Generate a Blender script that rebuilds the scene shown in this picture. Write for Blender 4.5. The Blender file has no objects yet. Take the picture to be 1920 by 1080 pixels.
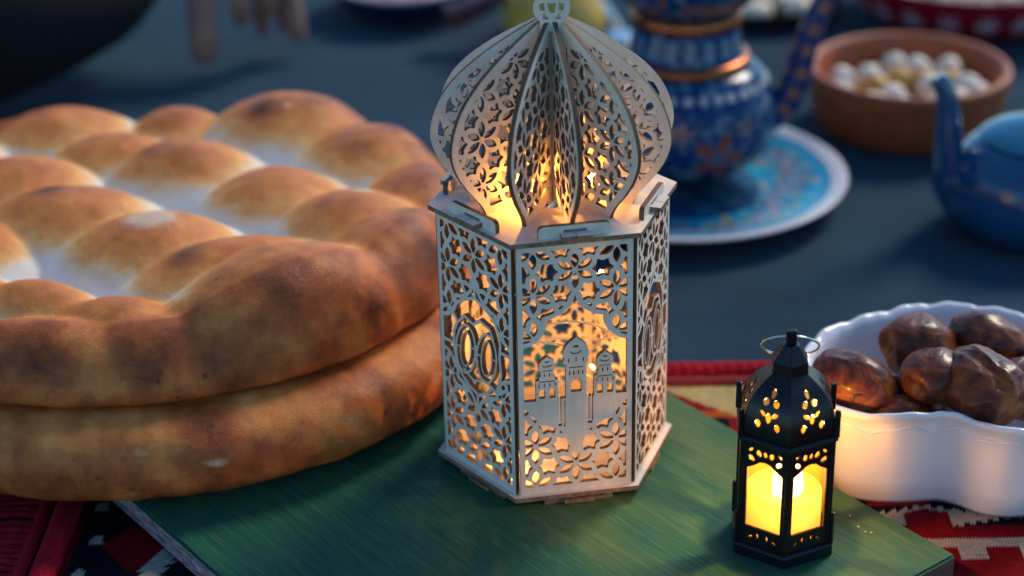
import bpy, bmesh, math, random
import numpy as np
from math import sin, cos, pi, radians, sqrt, hypot, atan2, exp
from mathutils import Vector, Matrix, noise, Quaternion

random.seed(7)
sc = bpy.context.scene
col = sc.collection

# ------------------------------------------------------------------ camera, sky, sun, exposure
cam = bpy.data.cameras.new("camera")
camo = bpy.data.objects.new("camera", cam)
col.objects.link(camo)
sc.camera = camo
PITCH, YAW, ROLL = 0.46397892, -0.01286269, -0.02216638
fwd = Vector((sin(YAW) * cos(PITCH), cos(YAW) * cos(PITCH), -sin(PITCH)))
rt0 = Vector((cos(YAW), -sin(YAW), 0))
up0 = rt0.cross(fwd)
rt = rt0 * cos(ROLL) + up0 * sin(ROLL)
up = up0 * cos(ROLL) - rt0 * sin(ROLL)
camo.matrix_world = Matrix(((rt.x, up.x, -fwd.x, -0.011576), (rt.y, up.y, -fwd.y, -0.962733),
                            (rt.z, up.z, -fwd.z, 0.580426), (0, 0, 0, 1)))
cam.sensor_width = 36
cam.lens = 3574.66 / 1920 * 36
cam.clip_start = 0.05
cam.clip_end = 60
cam.dof.use_dof = True
cam.dof.focus_distance = 1.03
cam.dof.aperture_fstop = 3.6

SUN_EL, SUN_AZ = radians(40), radians(40)      # azimuth measured from +Y (away from camera) towards +X
world = bpy.data.worlds.new("World")
sc.world = world
world.use_nodes = True
wn = world.node_tree.nodes
bg = wn["Background"]
sky = wn.new("ShaderNodeTexSky")
sky.sky_type = 'NISHITA'
sky.sun_disc = False
sky.sun_elevation = SUN_EL
sky.sun_rotation = SUN_AZ
sky.air_density = 1.0
sky.dust_density = 0.1
sky.ozone_density = 2.2
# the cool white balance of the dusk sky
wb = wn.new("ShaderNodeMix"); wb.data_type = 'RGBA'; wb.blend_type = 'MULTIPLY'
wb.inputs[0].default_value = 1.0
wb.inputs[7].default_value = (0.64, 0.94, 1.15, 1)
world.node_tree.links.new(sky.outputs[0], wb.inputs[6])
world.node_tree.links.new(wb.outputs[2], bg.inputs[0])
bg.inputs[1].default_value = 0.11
sun = bpy.data.lights.new("sun", 'SUN')
sun.energy = 2.0
sun.angle = radians(18)
sun.color = (1.0, 0.88, 0.72)
suno = bpy.data.objects.new("sun", sun)
col.objects.link(suno)
sd = Vector((sin(SUN_AZ) * cos(SUN_EL), cos(SUN_AZ) * cos(SUN_EL), sin(SUN_EL)))
suno.rotation_euler = sd.to_track_quat('Z', 'Y').to_euler()
sc.view_settings.view_transform = 'Standard'
sc.view_settings.look = 'None'
sc.view_settings.exposure = 0.5
sc.view_settings.gamma = 1
sc.cycles.use_denoising = True
sc.cycles.max_bounces = 8
sc.cycles.sample_clamp_indirect = 4

S = 0.01     # everything below is written in centimetres

# ------------------------------------------------------------------ helpers
def link(o, parent=None):
    col.objects.link(o)
    if parent is not None:
        o.parent = parent
    return o

def tag(o, label=None, cat=None, group=None, kind=None):
    if label: o["label"] = label
    if cat: o["category"] = cat
    if group: o["group"] = group
    if kind: o["kind"] = kind
    return o

def root(name, loc, label, cat, group=None, rz=0):
    o = bpy.data.objects.new(name, None)
    o.empty_display_size = 0.02
    o.location = Vector(loc) * S
    o.rotation_euler = (0, 0, rz)
    link(o)
    return tag(o, label, cat, group)

def mesh(name, verts, faces, mats=(), smooth=False, mi=None, cols=None, attrs=None):
    me = bpy.data.meshes.new(name)
    v = np.asarray(verts, float) * S
    me.from_pydata(v.tolist(), [], [list(f) for f in faces])
    for m in mats: me.materials.append(m)
    if mi is not None:
        me.polygons.foreach_set("material_index", mi)
    if smooth:
        me.polygons.foreach_set("use_smooth", [True] * len(me.polygons))
    if cols is not None:
        a = me.color_attributes.new("Col", 'FLOAT_COLOR', 'POINT')
        c = np.ones((len(verts), 4)); c[:, :3] = cols
        a.data.foreach_set("color", c.ravel())
    for k, val in (attrs or {}).items():
        a = me.attributes.new(k, 'FLOAT', 'POINT')
        a.data.foreach_set("value", np.asarray(val, float))
    me.update()
    return me

def obj(name, me, parent=None, loc=(0, 0, 0), rot=(0, 0, 0)):
    o = bpy.data.objects.new(name, me)
    o.location = Vector(loc) * S
    o.rotation_euler = rot
    return link(o, parent)

def lathe(prof, seg=96, cfn=None, z0=0.0, close=False):
    """prof: (r, z) list in cm, bottom to top along the outside."""
    V, F, Cc = [], [], []
    n = len(prof)
    for r, z in prof:
        for k in range(seg):
            a = 2 * pi * k / seg
            V.append((r * cos(a), r * sin(a), z + z0))
            if cfn: Cc.append(cfn(a, r, z))
    for i in range(n - 1):
        for k in range(seg):
            k2 = (k + 1) % seg
            F.append((i * seg + k, i * seg + k2, (i + 1) * seg + k2, (i + 1) * seg + k))
    for i, flip in ((0, True), (n - 1, False)):
        if prof[i][0] > 1e-4:
            ring = [i * seg + k for k in range(seg)]
            F.append(ring[::-1] if flip else ring)
    return V, F, (Cc if cfn else None)

def spline(pts, n):
    """Catmull-Rom through pts (any dimension), n points out."""
    P = np.asarray(pts, float)
    P = np.vstack([2 * P[0] - P[1], P, 2 * P[-1] - P[-2]])
    out = []
    m = len(P) - 3
    for k in range(n):
        t = k / (n - 1) * m
        i = min(int(t), m - 1); u = t - i
        p0, p1, p2, p3 = P[i:i + 4]
        out.append(0.5 * ((2 * p1) + (-p0 + p2) * u + (2 * p0 - 5 * p1 + 4 * p2 - p3) * u * u + (-p0 + 3 * p1 - 3 * p2 + p3) * u ** 3))
    return np.array(out)

def tube(path, rad, seg=16, cap=True):
    P = [Vector(p) for p in path]
    R = rad if hasattr(rad, '__len__') else [rad] * len(P)
    V, F = [], []
    t = (P[1] - P[0]).normalized()
    nrm = t.orthogonal().normalized()
    for i, p in enumerate(P):
        t2 = (P[min(i + 1, len(P) - 1)] - P[max(i - 1, 0)]).normalized()
        nrm = (nrm - t2 * nrm.dot(t2)).normalized()
        b = t2.cross(nrm)
        for k in range(seg):
            a = 2 * pi * k / seg
            V.append(tuple(p + (nrm * cos(a) + b * sin(a)) * R[i]))
    for i in range(len(P) - 1):
        for k in range(seg):
            k2 = (k + 1) % seg
            F.append((i * seg + k, i * seg + k2, (i + 1) * seg + k2, (i + 1) * seg + k))
    if cap:
        F.append([k for k in range(seg)][::-1])
        F.append([(len(P) - 1) * seg + k for k in range(seg)])
    return V, F

def sphere(r, seg=24, rings=14, fn=None):
    prof = []
    V, F = [(0, 0, -1)], []
    for i in range(1, rings):
        th = pi * i / rings
        for k in range(seg):
            a = 2 * pi * k / seg
            V.append((sin(th) * cos(a), sin(th) * sin(a), -cos(th)))
    V.append((0, 0, 1))
    for k in range(seg):
        F.append((0, 1 + (k + 1) % seg, 1 + k))
    for i in range(rings - 2):
        for k in range(seg):
            a, b = 1 + i * seg + k, 1 + i * seg + (k + 1) % seg
            F.append((a, b, b + seg, a + seg))
    top = len(V) - 1
    for k in range(seg):
        F.append((top, 1 + (rings - 2) * seg + k, 1 + (rings - 2) * seg + (k + 1) % seg))
    V = [Vector(v) for v in V]
    V = [tuple(fn(v)) for v in V] if fn else [tuple(v * r) for v in V]
    return V, F

def prism(poly, z0, z1):
    n = len(poly)
    V = [(x, y, z0) for x, y in poly] + [(x, y, z1) for x, y in poly]
    F = [list(range(n))[::-1], list(range(n, 2 * n))]
    for k in range(n):
        k2 = (k + 1) % n
        F.append((k, k2, n + k2, n + k))
    return V, F

def box(x0, x1, y0, y1, z0, z1):
    return prism([(x0, y0), (x1, y0), (x1, y1), (x0, y1)], z0, z1)

def join(*parts):
    V, F = [], []
    for v, f in parts:
        o = len(V)
        V += list(v); F += [[i + o for i in g] for g in f]
    return V, F

def bevel(o, w, seg=2):
    m = o.modifiers.new("bevel", 'BEVEL')
    m.width = w * S; m.segments = seg; m.limit_method = 'ANGLE'; m.angle_limit = radians(35)
    return o

# ---- signed distance drawing -> pierced sheet
def sd_poly(poly, X, Y):
    P = np.asarray(poly, float)
    d = np.full(X.shape, 1e9); s = np.ones(X.shape)
    n = len(P)
    for i in range(n):
        ax, ay = P[i]; bx, by = P[i - 1]
        ex, ey = bx - ax, by - ay
        wx, wy = X - ax, Y - ay
        t = np.clip((wx * ex + wy * ey) / (ex * ex + ey * ey + 1e-12), 0, 1)
        qx, qy = wx - ex * t, wy - ey * t
        d = np.minimum(d, qx * qx + qy * qy)
        c1 = Y >= ay; c2 = Y < by; c3 = ex * wy > ey * wx
        flip = (c1 & c2 & c3) | (~c1 & ~c2 & ~c3)
        s = np.where(flip, -s, s)
    return s * np.sqrt(d)

def sd_line(pts, X, Y, w, closed=False):
    P = np.asarray(pts, float)
    d = np.full(X.shape, 1e9)
    n = len(P)
    for i in range(n if closed else n - 1):
        ax, ay = P[i]; bx, by = P[(i + 1) % n]
        ex, ey = bx - ax, by - ay
        wx, wy = X - ax, Y - ay
        t = np.clip((wx * ex + wy * ey) / (ex * ex + ey * ey + 1e-12), 0, 1)
        d = np.minimum(d, (wx - ex * t) ** 2 + (wy - ey * t) ** 2)
    return np.sqrt(d) - w / 2

def sd_box(X, Y, x0, x1, y0, y1):
    return np.maximum(np.maximum(x0 - X, X - x1), np.maximum(y0 - Y, Y - y1))

def lens(X, Y, cx, cy, ang, L=0.46, w=0.215):
    R = (L * L + w * w) / (2 * w)
    ux, uy = cos(ang), sin(ang)
    s = (X - cx) * ux + (Y - cy) * uy
    t = -(X - cx) * uy + (Y - cy) * ux
    return np.maximum(np.hypot(s, t - (R - w)) - R, np.hypot(s, t + (R - w)) - R)

def lattice_holes(X, Y, fx, fy, A=1.31):
    """holes of the six-petal flower lattice; negative inside a hole"""
    d = np.full(X.shape, 9.0)
    dx, dy = 2 * A * cos(pi / 6), 2 * A
    i0, i1 = int((X.min() - fx) / dx) - 2, int((X.max() - fx) / dx) + 2
    j0, j1 = int((Y.min() - fy) / dy) - 2, int((Y.max() - fy) / dy) + 2
    for i in range(i0, i1 + 1):
        for j in range(j0, j1 + 1):
            cx = fx + i * dx
            cy = fy + j * dy + (A if i % 2 else 0)
            if cx < X.min() - 3 or cx > X.max() + 3 or cy < Y.min() - 3 or cy > Y.max() + 3:
                continue
            for k in range(6):
                a = pi / 2 + k * pi / 3
                d = np.minimum(d, lens(X, Y, cx + .615 * cos(a), cy + .615 * sin(a), a))
            for sgn in (1, -1):
                hx, hy = cx + sgn * 2 * A / sqrt(3), cy
                r = np.hypot(X - hx, Y - hy); th = np.arctan2(Y - hy, X - hx)
                rho = 0.44 + 0.16 * np.abs(np.cos(3 * th)) ** 4
                d = np.minimum(d, (r - rho) * 0.9)
    return d

def contours(G, xs, ys):
    """closed loops of the zero level of G[j, i]"""
    pos = G > 0
    code = (pos[:-1, :-1] * 1 + pos[:-1, 1:] * 2 + pos[1:, 1:] * 4 + pos[1:, :-1] * 8)
    jj, ii = np.nonzero((code > 0) & (code < 15))
    T = {1: [(3, 0)], 2: [(0, 1)], 3: [(3, 1)], 4: [(1, 2)], 5: [(3, 2), (1, 0)], 6: [(0, 2)], 7: [(3, 2)],
         8: [(2, 3)], 9: [(2, 0)], 10: [(0, 3), (2, 1)], 11: [(2, 1)], 12: [(1, 3)], 13: [(1, 0)], 14: [(0, 3)]}
    nxt = {}
    def key(j, i, e):
        if e == 0: return (0, j, i)
        if e == 2: return (0, j + 1, i)
        if e == 3: return (1, j, i)
        return (1, j, i + 1)
    for j, i in zip(jj.tolist(), ii.tolist()):
        for a, b in T[int(code[j, i])]:
            nxt.setdefault(key(j, i, a), []).append(key(j, i, b))
    def pt(k):
        h, j, i = k
        if h == 0:
            a, b = G[j, i], G[j, i + 1]; t = a / (a - b)
            return (xs[i] + (xs[i + 1] - xs[i]) * t, ys[j])
        a, b = G[j, i], G[j + 1, i]; t = a / (a - b)
        return (xs[i], ys[j] + (ys[j + 1] - ys[j]) * t)
    loops = []
    while nxt:
        k0 = next(iter(nxt)); k = k0; L = []
        while k in nxt:
            L.append(pt(k))
            l = nxt[k]; n2 = l.pop()
            if not l: del nxt[k]
            k = n2
            if k == k0: break
        # thin out nearly straight points
        P = np.array(L)
        if len(P) < 4: continue
        x, y = P[:, 0], P[:, 1]
        area = abs(np.dot(x, np.roll(y, 1)) - np.dot(y, np.roll(x, 1))) / 2
        if area < 0.004: continue
        keep = [0]
        for q in range(1, len(P) - 1):
            a = P[keep[-1]]; b = P[q + 1]
            dd = b - a; ln = hypot(*dd)
            mids = P[keep[-1] + 1:q + 1] - a
            if ln > 0 and np.max(np.abs(mids[:, 0] * dd[1] - mids[:, 1] * dd[0])) / ln < 0.006 and q - keep[-1] < 40:
                continue
            keep.append(q)
        keep.append(len(P) - 1)
        Q = P[keep]
        if len(Q) >= 3: loops.append(Q)
    return loops

def sheet(name, field, x0, x1, y0, y1, res, thick, mats):
    """pierced sheet standing in the local XZ plane, its face towards -Y; mats = (face, edge)"""
    xs = np.arange(x0 - 2 * res, x1 + 2.5 * res, res); ys = np.arange(y0 - 2 * res, y1 + 2.5 * res, res)
    X, Y = np.meshgrid(xs, ys)
    G = field(X, Y)
    G[0, :] = G[-1, :] = -1; G[:, 0] = G[:, -1] = -1
    G = np.where(np.abs(G) < 1e-6, 1e-6, G)
    cu = bpy.data.curves.new("tmp", 'CURVE')
    cu.dimensions = '2D'; cu.fill_mode = 'BOTH'; cu.extrude = thick / 2 * S
    for L in contours(G, xs, ys):
        sp = cu.splines.new('POLY')
        sp.points.add(len(L) - 1)
        c = np.zeros((len(L), 4)); c[:, :2] = L * S; c[:, 3] = 1
        sp.points.foreach_set("co", c.ravel())
        sp.use_cyclic_u = True
    t = bpy.data.objects.new("tmp", cu)
    col.objects.link(t)
    bpy.context.view_layer.update()
    dg = bpy.context.evaluated_depsgraph_get()
    me = bpy.data.meshes.new_from_object(t.evaluated_get(dg))
    me.name = name
    bpy.data.objects.remove(t); bpy.data.curves.remove(cu)
    me.transform(Matrix(((1, 0, 0, 0), (0, 0, -1, 0), (0, 1, 0, 0), (0, 0, 0, 1))))
    me.materials.clear()
    for m in mats: me.materials.append(m)
    mi = [0 if abs(p.normal.y) > 0.5 else 1 for p in me.polygons]
    me.polygons.foreach_set("material_index", mi)
    me.polygons.foreach_set("use_smooth", [False] * len(mi))
    me.update()
    return me

# ------------------------------------------------------------------ materials
class NT:
    def __init__(s, name):
        s.m = bpy.data.materials.new(name); s.m.use_nodes = True
        s.t = s.m.node_tree; s.p = s.t.nodes["Principled BSDF"]; s.out = s.t.nodes["Material Output"]
    def n(s, typ, **kw):
        nd = s.t.nodes.new("ShaderNode" + typ)
        for k, v in kw.items():
            if k.startswith("i_"):
                nd.inputs[k[2:].replace("_", " ")].default_value = v
            else:
                setattr(nd, k, v)
        return nd
    def l(s, a, b): s.t.links.new(a, b)
    def ramp(s, fac, stops):
        r = s.n("ValToRGB")
        e = r.color_ramp.elements
        while len(e) < len(stops): e.new(0.5)
        for el, (p, c) in zip(e, stops):
            el.position = p; el.color = (*c, 1) if len(c) == 3 else c
        s.l(fac, r.inputs[0]); return r.outputs[0]
    def coord(s, kind="Object", scale=(1, 1, 1), rot=(0, 0, 0)):
        tc = s.n("TexCoord"); mp = s.n("Mapping")
        mp.inputs["Scale"].default_value = scale; mp.inputs["Rotation"].default_value = rot
        s.l(tc.outputs[kind], mp.inputs[0]); return mp.outputs[0]
    def noise(s, vec, scale, detail=4, rough=.55, dist=0):
        nd = s.n("TexNoise"); nd.inputs["Scale"].default_value = scale; nd.inputs["Detail"].default_value = detail
        nd.inputs["Roughness"].default_value = rough; nd.inputs["Distortion"].default_value = dist
        if vec is not None: s.l(vec, nd.inputs["Vector"])
        return nd.outputs["Fac"]
    def mix(s, fac, a, b, mode='MIX'):
        nd = s.n("Mix", data_type='RGBA', blend_type=mode)
        for v, i in ((fac, 0), (a, 6), (b, 7)):
            if isinstance(v, (int, float)): nd.inputs[i].default_value = v
            elif isinstance(v, tuple): nd.inputs[i].default_value = (*v, 1)
            else: s.l(v, nd.inputs[i])
        return nd.outputs[2]
    def math(s, op, a, b=0.0, clamp=False):
        nd = s.n("Math", operation=op, use_clamp=clamp)
        for v, i in ((a, 0), (b, 1)):
            if isinstance(v, (int, float)): nd.inputs[i].default_value = v
            else: s.l(v, nd.inputs[i])
        return nd.outputs[0]
    def attr(s, name, out="Fac"):
        a = s.n("Attribute"); a.attribute_name = name; return a.outputs[out]
    def base(s, c):
        if isinstance(c, tuple): s.p.inputs["Base Color"].default_value = (*c, 1)
        else: s.l(c, s.p.inputs["Base Color"])
    def set(s, **kw):
        for k, v in kw.items():
            k = k.replace("_", " ")
            if isinstance(v, (int, float, tuple)): s.p.inputs[k].default_value = v
            else: s.l(v, s.p.inputs[k])
        return s
    def bump(s, h, strength=.3, dist=.001):
        b = s.n("Bump"); b.inputs["Strength"].default_value = strength; b.inputs["Distance"].default_value = dist
        s.l(h, b.inputs["Height"]); s.l(b.outputs[0], s.p.inputs["Normal"])

def simple(name, c, rough=.5, var=.12, scale=60, metal=0, bump=0.0, coat=0.0):
    t = NT(name)
    v = t.coord("Object")
    f = t.noise(v, scale, 5)
    lo = tuple(x * (1 - var) for x in c); hi = tuple(min(1, x * (1 + var)) for x in c)
    t.base(t.ramp(f, [(.3, lo), (.7, hi)]))
    t.set(Roughness=rough, Metallic=metal)
    if coat: t.set(Coat_Weight=coat)
    if bump: t.bump(f, bump, .0006)
    return t.m

# pale laser cut plywood, burnt edges
t = NT("birch_plywood")
v = t.coord("Object", (1, 1, .12))
f = t.noise(v, 160, 6, .6, .4); f2 = t.noise(t.coord("Object"), 22, 3)
c = t.ramp(f, [(.25, (.58, .51, .41)), (.55, (.71, .64, .54)), (.8, (.79, .73, .64))])
c = t.mix(.35, c, t.ramp(f2, [(.3, (.58, .47, .34)), (.7, (.80, .74, .65))]))
t.base(c); t.set(Roughness=.62, Specular_IOR_Level=.3); t.bump(f, .12, .0004)
PLY = t.m
t = NT("burnt_plywood_edge")
v = t.coord("Object", (1, 1, 1))
f = t.noise(v, 420, 3)
wv = t.n("TexWave", wave_type='BANDS', bands_direction='Y'); wv.inputs["Scale"].default_value = 260; wv.inputs["Distortion"].default_value = 1.5
t.l(v, wv.inputs[0])
t.base(t.mix(.5, t.ramp(f, [(.3, (.045, .022, .011)), (.7, (.16, .085, .042))]), t.ramp(wv.outputs[1], [(.2, (.05, .025, .012)), (.8, (.20, .115, .06))])))
t.set(Roughness=.7)
EDGE = t.m
t = NT("plywood_plate_edge")
v = t.coord("Object", (1, 1, 1))
f = t.noise(v, 300, 3)
t.base(t.ramp(f, [(.3, (.12, .07, .04)), (.7, (.30, .19, .11))])); t.set(Roughness=.7)
EDGE2 = t.m

# tablecloth
t = NT("blue_grey_cloth")
v = t.coord("Object")
f = t.noise(v, 7, 5, .6); f2 = t.noise(v, 1400, 2)
wx = t.n("TexWave", wave_type='BANDS', bands_direction='X'); wx.inputs["Scale"].default_value = 320; wx.inputs["Distortion"].default_value = 2; t.l(v, wx.inputs[0])
wy = t.n("TexWave", wave_type='BANDS', bands_direction='Y'); wy.inputs["Scale"].default_value = 320; wy.inputs["Distortion"].default_value = 2; t.l(v, wy.inputs[0])
wv = t.math('MULTIPLY', wx.outputs[1], wy.outputs[1])
c = t.ramp(f, [(.34, (.005, .030, .054)), (.66, (.018, .060, .090))])
c = t.mix(.25, c, t.ramp(f2, [(.3, (.003, .015, .032)), (.7, (.03, .066, .105))]))
t.base(c); t.set(Roughness=.95, Sheen_Weight=.05, Specular_IOR_Level=.15); t.bump(t.mix(.5, wv, f2), .35, .0005)
CLOTH = t.m

# green painted board
t = NT("green_painted_wood")
v = t.coord("Object")
vg = t.coord("Object", (95, 6, 95))
g = t.noise(vg, 3.2, 8, .7, .6)
vg2 = t.coord("Object", (300, 9, 300))
g2 = t.noise(vg2, 3, 4, .6)
big = t.noise(t.coord("Object", (9, 4, 9)), 1.1, 4, .6)
c = t.ramp(g, [(.25, (.006, .060, .040)), (.5, (.014, .098, .058)), (.75, (.036, .145, .075))])
c = t.mix(t.ramp(big, [(.52, (0, 0, 0)), (.74, (.85, .85, .85))]), c, t.ramp(g, [(.3, (.06, .14, .04)), (.75, (.15, .20, .055))]))
c = t.mix(t.ramp(g2, [(.68, (0, 0, 0)), (.82, (.07, .07, .07))]), c, (.16, .24, .13))
c = t.mix(t.ramp(t.noise(v, 90, 6, .75), [(.70, (0, 0, 0)), (.74, (1, 1, 1))]), c, (.03, .05, .03))
g3 = t.noise(t.coord("Object", (520, 12, 520)), 2.2, 3, .5)
c = t.mix(t.ramp(g3, [(.665, (0, 0, 0)), (.70, (.5, .5, .5))]), c, (.17, .25, .16))
c = t.mix(t.ramp(t.noise(t.coord("Object", (240, 16, 240)), 1.7, 5, .7), [(.70, (0, 0, 0)), (.73, (.8, .8, .8))]), c, (.008, .03, .022))
t.base(c); t.set(Roughness=t.ramp(g, [(.2, (.42, .42, .42)), (.8, (.62, .62, .62))]), Specular_IOR_Level=.14); t.bump(g, .3, .0008)
GREEN = t.m
t = NT("worn_board_edge")
f = t.noise(t.coord("Object", (20, 20, 90)), 5, 6, .7)
t.base(t.ramp(f, [(.35, (.10, .05, .04)), (.5, (.22, .17, .18)), (.65, (.42, .38, .46))])); t.set(Roughness=.75); t.bump(f, .3, .001)
BEDGE = t.m
t = NT("bare_board_end")
f = t.noise(t.coord("Object", (30, 30, 160)), 6, 6, .7)
t.base(t.ramp(f, [(.3, (.07, .03, .02)), (.7, (.19, .09, .06))])); t.set(Roughness=.8); t.bump(f, .4, .001)
BEND = t.m

# bread crust driven by baked-on attributes
t = NT("bread_crust")
v = t.coord("Object")
n1 = t.noise(v, 28, 6, .62, .3); n2 = t.noise(v, 140, 5, .65); n3 = t.noise(v, 900, 2)
cr = t.attr("crust"); so = t.attr("scorch"); pe = t.attr("peel")
x = t.math('ADD', cr, t.math('MULTIPLY', t.math('SUBTRACT', n1, .5), .50))
n4 = t.noise(v, 75, 9, .72, .6)
x = t.math('ADD', x, t.math('MULTIPLY', t.math('SUBTRACT', n4, .5), t.math('ADD', t.math('MULTIPLY', cr, .55), .03)))
bl = t.n("TexVoronoi"); bl.inputs["Scale"].default_value = 95; t.l(v, bl.inputs["Vector"])
pit = t.math('MULTIPLY', t.ramp(bl.outputs["Distance"], [(.10, (1, 1, 1)), (.20, (0, 0, 0))]), t.math('MULTIPLY', t.ramp(n1, [(.5, (0, 0, 0)), (.62, (.30, .30, .30))]), cr))
x = t.math('ADD', x, pit)
x = t.math('ADD', x, t.math('MULTIPLY', t.math('SUBTRACT', n2, .5), .10))
c = t.ramp(x, [(.10, (.82, .77, .68)), (.25, (.88, .66, .40)), (.38, (.90, .44, .14)), (.55, (.72, .245, .058)), (.76, (.42, .108, .028)), (1.0, (.15, .038, .014))])
s2 = t.math('MULTIPLY', so, t.ramp(n1, [(.3, (.55, .55, .55)), (.65, (1, 1, 1))]), True)
c = t.mix(s2, c, (.045, .018, .014))
p2 = t.math('MULTIPLY', t.math('SUBTRACT', t.math('ADD', pe, t.math('MULTIPLY', n2, .7)), .75), 3.0, True)
c = t.mix(t.math('MULTIPLY', p2, .6), c, (.78, .64, .44))
vo = t.n("TexVoronoi", feature='DISTANCE_TO_EDGE'); vo.inputs["Scale"].default_value = 38
wp = t.n("VectorMath", operation='ADD'); nzv = t.n("TexNoise"); nzv.inputs["Scale"].default_value = 45; t.l(v, nzv.inputs["Vector"])
vs = t.n("VectorMath", operation='SCALE'); vs.inputs["Scale"].default_value = .035; t.l(nzv.outputs["Color"], vs.inputs[0])
t.l(v, wp.inputs[0]); t.l(vs.outputs[0], wp.inputs[1]); t.l(wp.outputs[0], vo.inputs["Vector"])
crk = t.ramp(vo.outputs["Distance"], [(0.0, (1, 1, 1)), (.035, (0, 0, 0))])
crk = t.math('MULTIPLY', crk, t.math('MULTIPLY', t.math('MULTIPLY', t.math('SUBTRACT', x, .5), 2.2, True), t.ramp(t.noise(v, 16, 3), [(.48, (0, 0, 0)), (.66, (.06, .06, .06))])))
c = t.mix(crk, c, (.66, .48, .30))
fl = t.ramp(n3, [(.60, (0, 0, 0)), (.74, (.35, .35, .35))])

t.base(c)
t.set(Roughness=t.ramp(x, [(.1, (.8, .8, .8)), (.7, (.42, .42, .42))]), Specular_IOR_Level=.18, Subsurface_Weight=.04, Subsurface_Scale=.01)
hb = t.mix(.5, n2, n1)
t.bump(t.mix(.22, t.mix(.5, hb, n4), n3), .75, .0022)
BREAD = t.m

# kilim
t = NT("kilim_weave")
cc = t.attr("Col", "Color")
f = t.noise(t.coord("Object"), 700, 3)
t.base(t.mix(.45, cc, t.mix(1.0, cc, t.ramp(f, [(.2, (.35, .35, .35)), (.8, (1.0, 1.0, 1.0))]), 'MULTIPLY')))
t.set(Roughness=.95, Specular_IOR_Level=.1)
t.bump(f, .5, .0008)
KILIM = t.m
t = NT("red_wool")
f = t.noise(t.coord("Object", (1, 1, 1)), 500, 4, .65)
t.base(t.ramp(f, [(.25, (.17, .004, .012)), (.7, (.48, .012, .028))])); t.set(Roughness=.9, Specular_IOR_Level=.1); t.bump(f, .6, .001)
REDWOOL = t.m
DARKRED = simple("dark_red_wool", (.20, .004, .006), .9, .4, 600, bump=.5)

# black lantern plastic
t = NT("black_plastic")
f = t.noise(t.coord("Object"), 300, 3)
t.base(t.ramp(f, [(.3, (.004, .004, .005)), (.8, (.008, .008, .010))])); t.set(Roughness=.33, Specular_IOR_Level=.42); t.bump(f, .05, .0003)
BLACK = t.m
t = NT("candle_wax")
t.base((.78, .54, .24)); t.set(Roughness=.5)
tr = t.n("BsdfTranslucent"); tr.inputs[0].default_value = (.95, .68, .28, 1)
mx = t.n("MixShader"); mx.inputs[0].default_value = .62
t.l(t.p.outputs[0], mx.inputs[1]); t.l(tr.outputs[0], mx.inputs[2]); t.l(mx.outputs[0], t.out.inputs[0])
WAX = t.m
def emit(name, c, s):
    t = NT(name); t.base((.8, .6, .3))
    t.p.inputs["Emission Color"].default_value = (*c, 1); t.set(Emission_Strength=s)
    return t.m
t = NT("amber_film")
tb = t.n("BsdfTransparent"); tb.inputs[0].default_value = (1.0, .86, .58, 1)
tr = t.n("BsdfTranslucent"); tr.inputs[0].default_value = (.9, .50, .08, 1)
df = t.n("BsdfDiffuse"); df.inputs[0].default_value = (.75, .38, .05, 1)
m1 = t.n("MixShader"); m1.inputs[0].default_value = .6
t.l(tr.outputs[0], m1.inputs[1]); t.l(df.outputs[0], m1.inputs[2])
m2 = t.n("MixShader"); m2.inputs[0].default_value = .20
t.l(tb.outputs[0], m2.inputs[1]); t.l(m1.outputs[0], m2.inputs[2]); t.l(m2.outputs[0], t.out.inputs[0])
FILM = t.m
FLAME = emit("flame_light", (1.0, .80, .46), 5)
BULB = emit("bulb_light", (1.0, .66, .26), 12)
t = NT("clear_cable"); t.base((.95, .88, .75)); t.set(Roughness=.12, Transmission_Weight=.75, IOR=1.4)
CABLE = t.m
STEEL = simple("steel_wire", (.62, .60, .56), .22, .1, 80, metal=1)
t = NT("white_porcelain")
t.base((.80, .79, .80)); t.set(Roughness=.12, Specular_IOR_Level=.5, Coat_Weight=.3)
PORC = t.m

# dates
t = NT("date_skin")
v = t.coord("Object")
oi = t.n("ObjectInfo")
f = t.noise(v, 55, 5, .6, 1.2); f2 = t.noise(v, 260, 4)
c = t.ramp(f, [(.32, (.022, .006, .003)), (.45, (.13, .028, .006)), (.58, (.32, .080, .010)), (.75, (.52, .19, .030))])
c = t.mix(t.math('MULTIPLY', oi.outputs["Random"], .5), c, (.06, .018, .010))
t.base(c); t.set(Roughness=t.ramp(f2, [(.3, (.24, .24, .24)), (.7, (.46, .46, .46))]), Specular_IOR_Level=.25, Coat_Weight=.18, Coat_Roughness=.1, Subsurface_Weight=.2, Subsurface_Scale=.004)
wr = t.noise(t.coord("Object", (1, 4.5, 4.5)), 62, 5, .6, .8)
t.bump(t.mix(.3, wr, f2), .5, .0016)
DATE = t.m

t = NT("painted_enamel"); t.base(t.attr("Col", "Color")); t.set(Roughness=.2, Specular_IOR_Level=.2, Coat_Weight=.05, Coat_Roughness=.06)
t.bump(t.noise(t.coord("Object"), 120, 3), .04, .001)
PAINTED = t.m
COPPER = simple("aged_copper", (.34, .11, .04), .34, .3, 90, metal=1)
t = NT("terracotta")
f = t.noise(t.coord("Object", (1, 1, 5)), 60, 5)
t.base(t.ramp(f, [(.3, (.30, .065, .016)), (.7, (.50, .125, .030))])); t.set(Roughness=.55); t.bump(f, .1, .001)
TERRA = t.m
t = NT("blue_enamel")
f = t.noise(t.coord("Object"), 40, 3)
t.base(t.ramp(f, [(.3, (.004, .055, .135)), (.7, (.006, .072, .165))])); t.set(Roughness=.10, Coat_Weight=.6, Coat_Roughness=.04)
ENAMEL = t.m
t = NT("teal_enamel_lid")
t.base((.012, .13, .22)); t.set(Roughness=.14, Coat_Weight=.3)
LIDM = t.m
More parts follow.
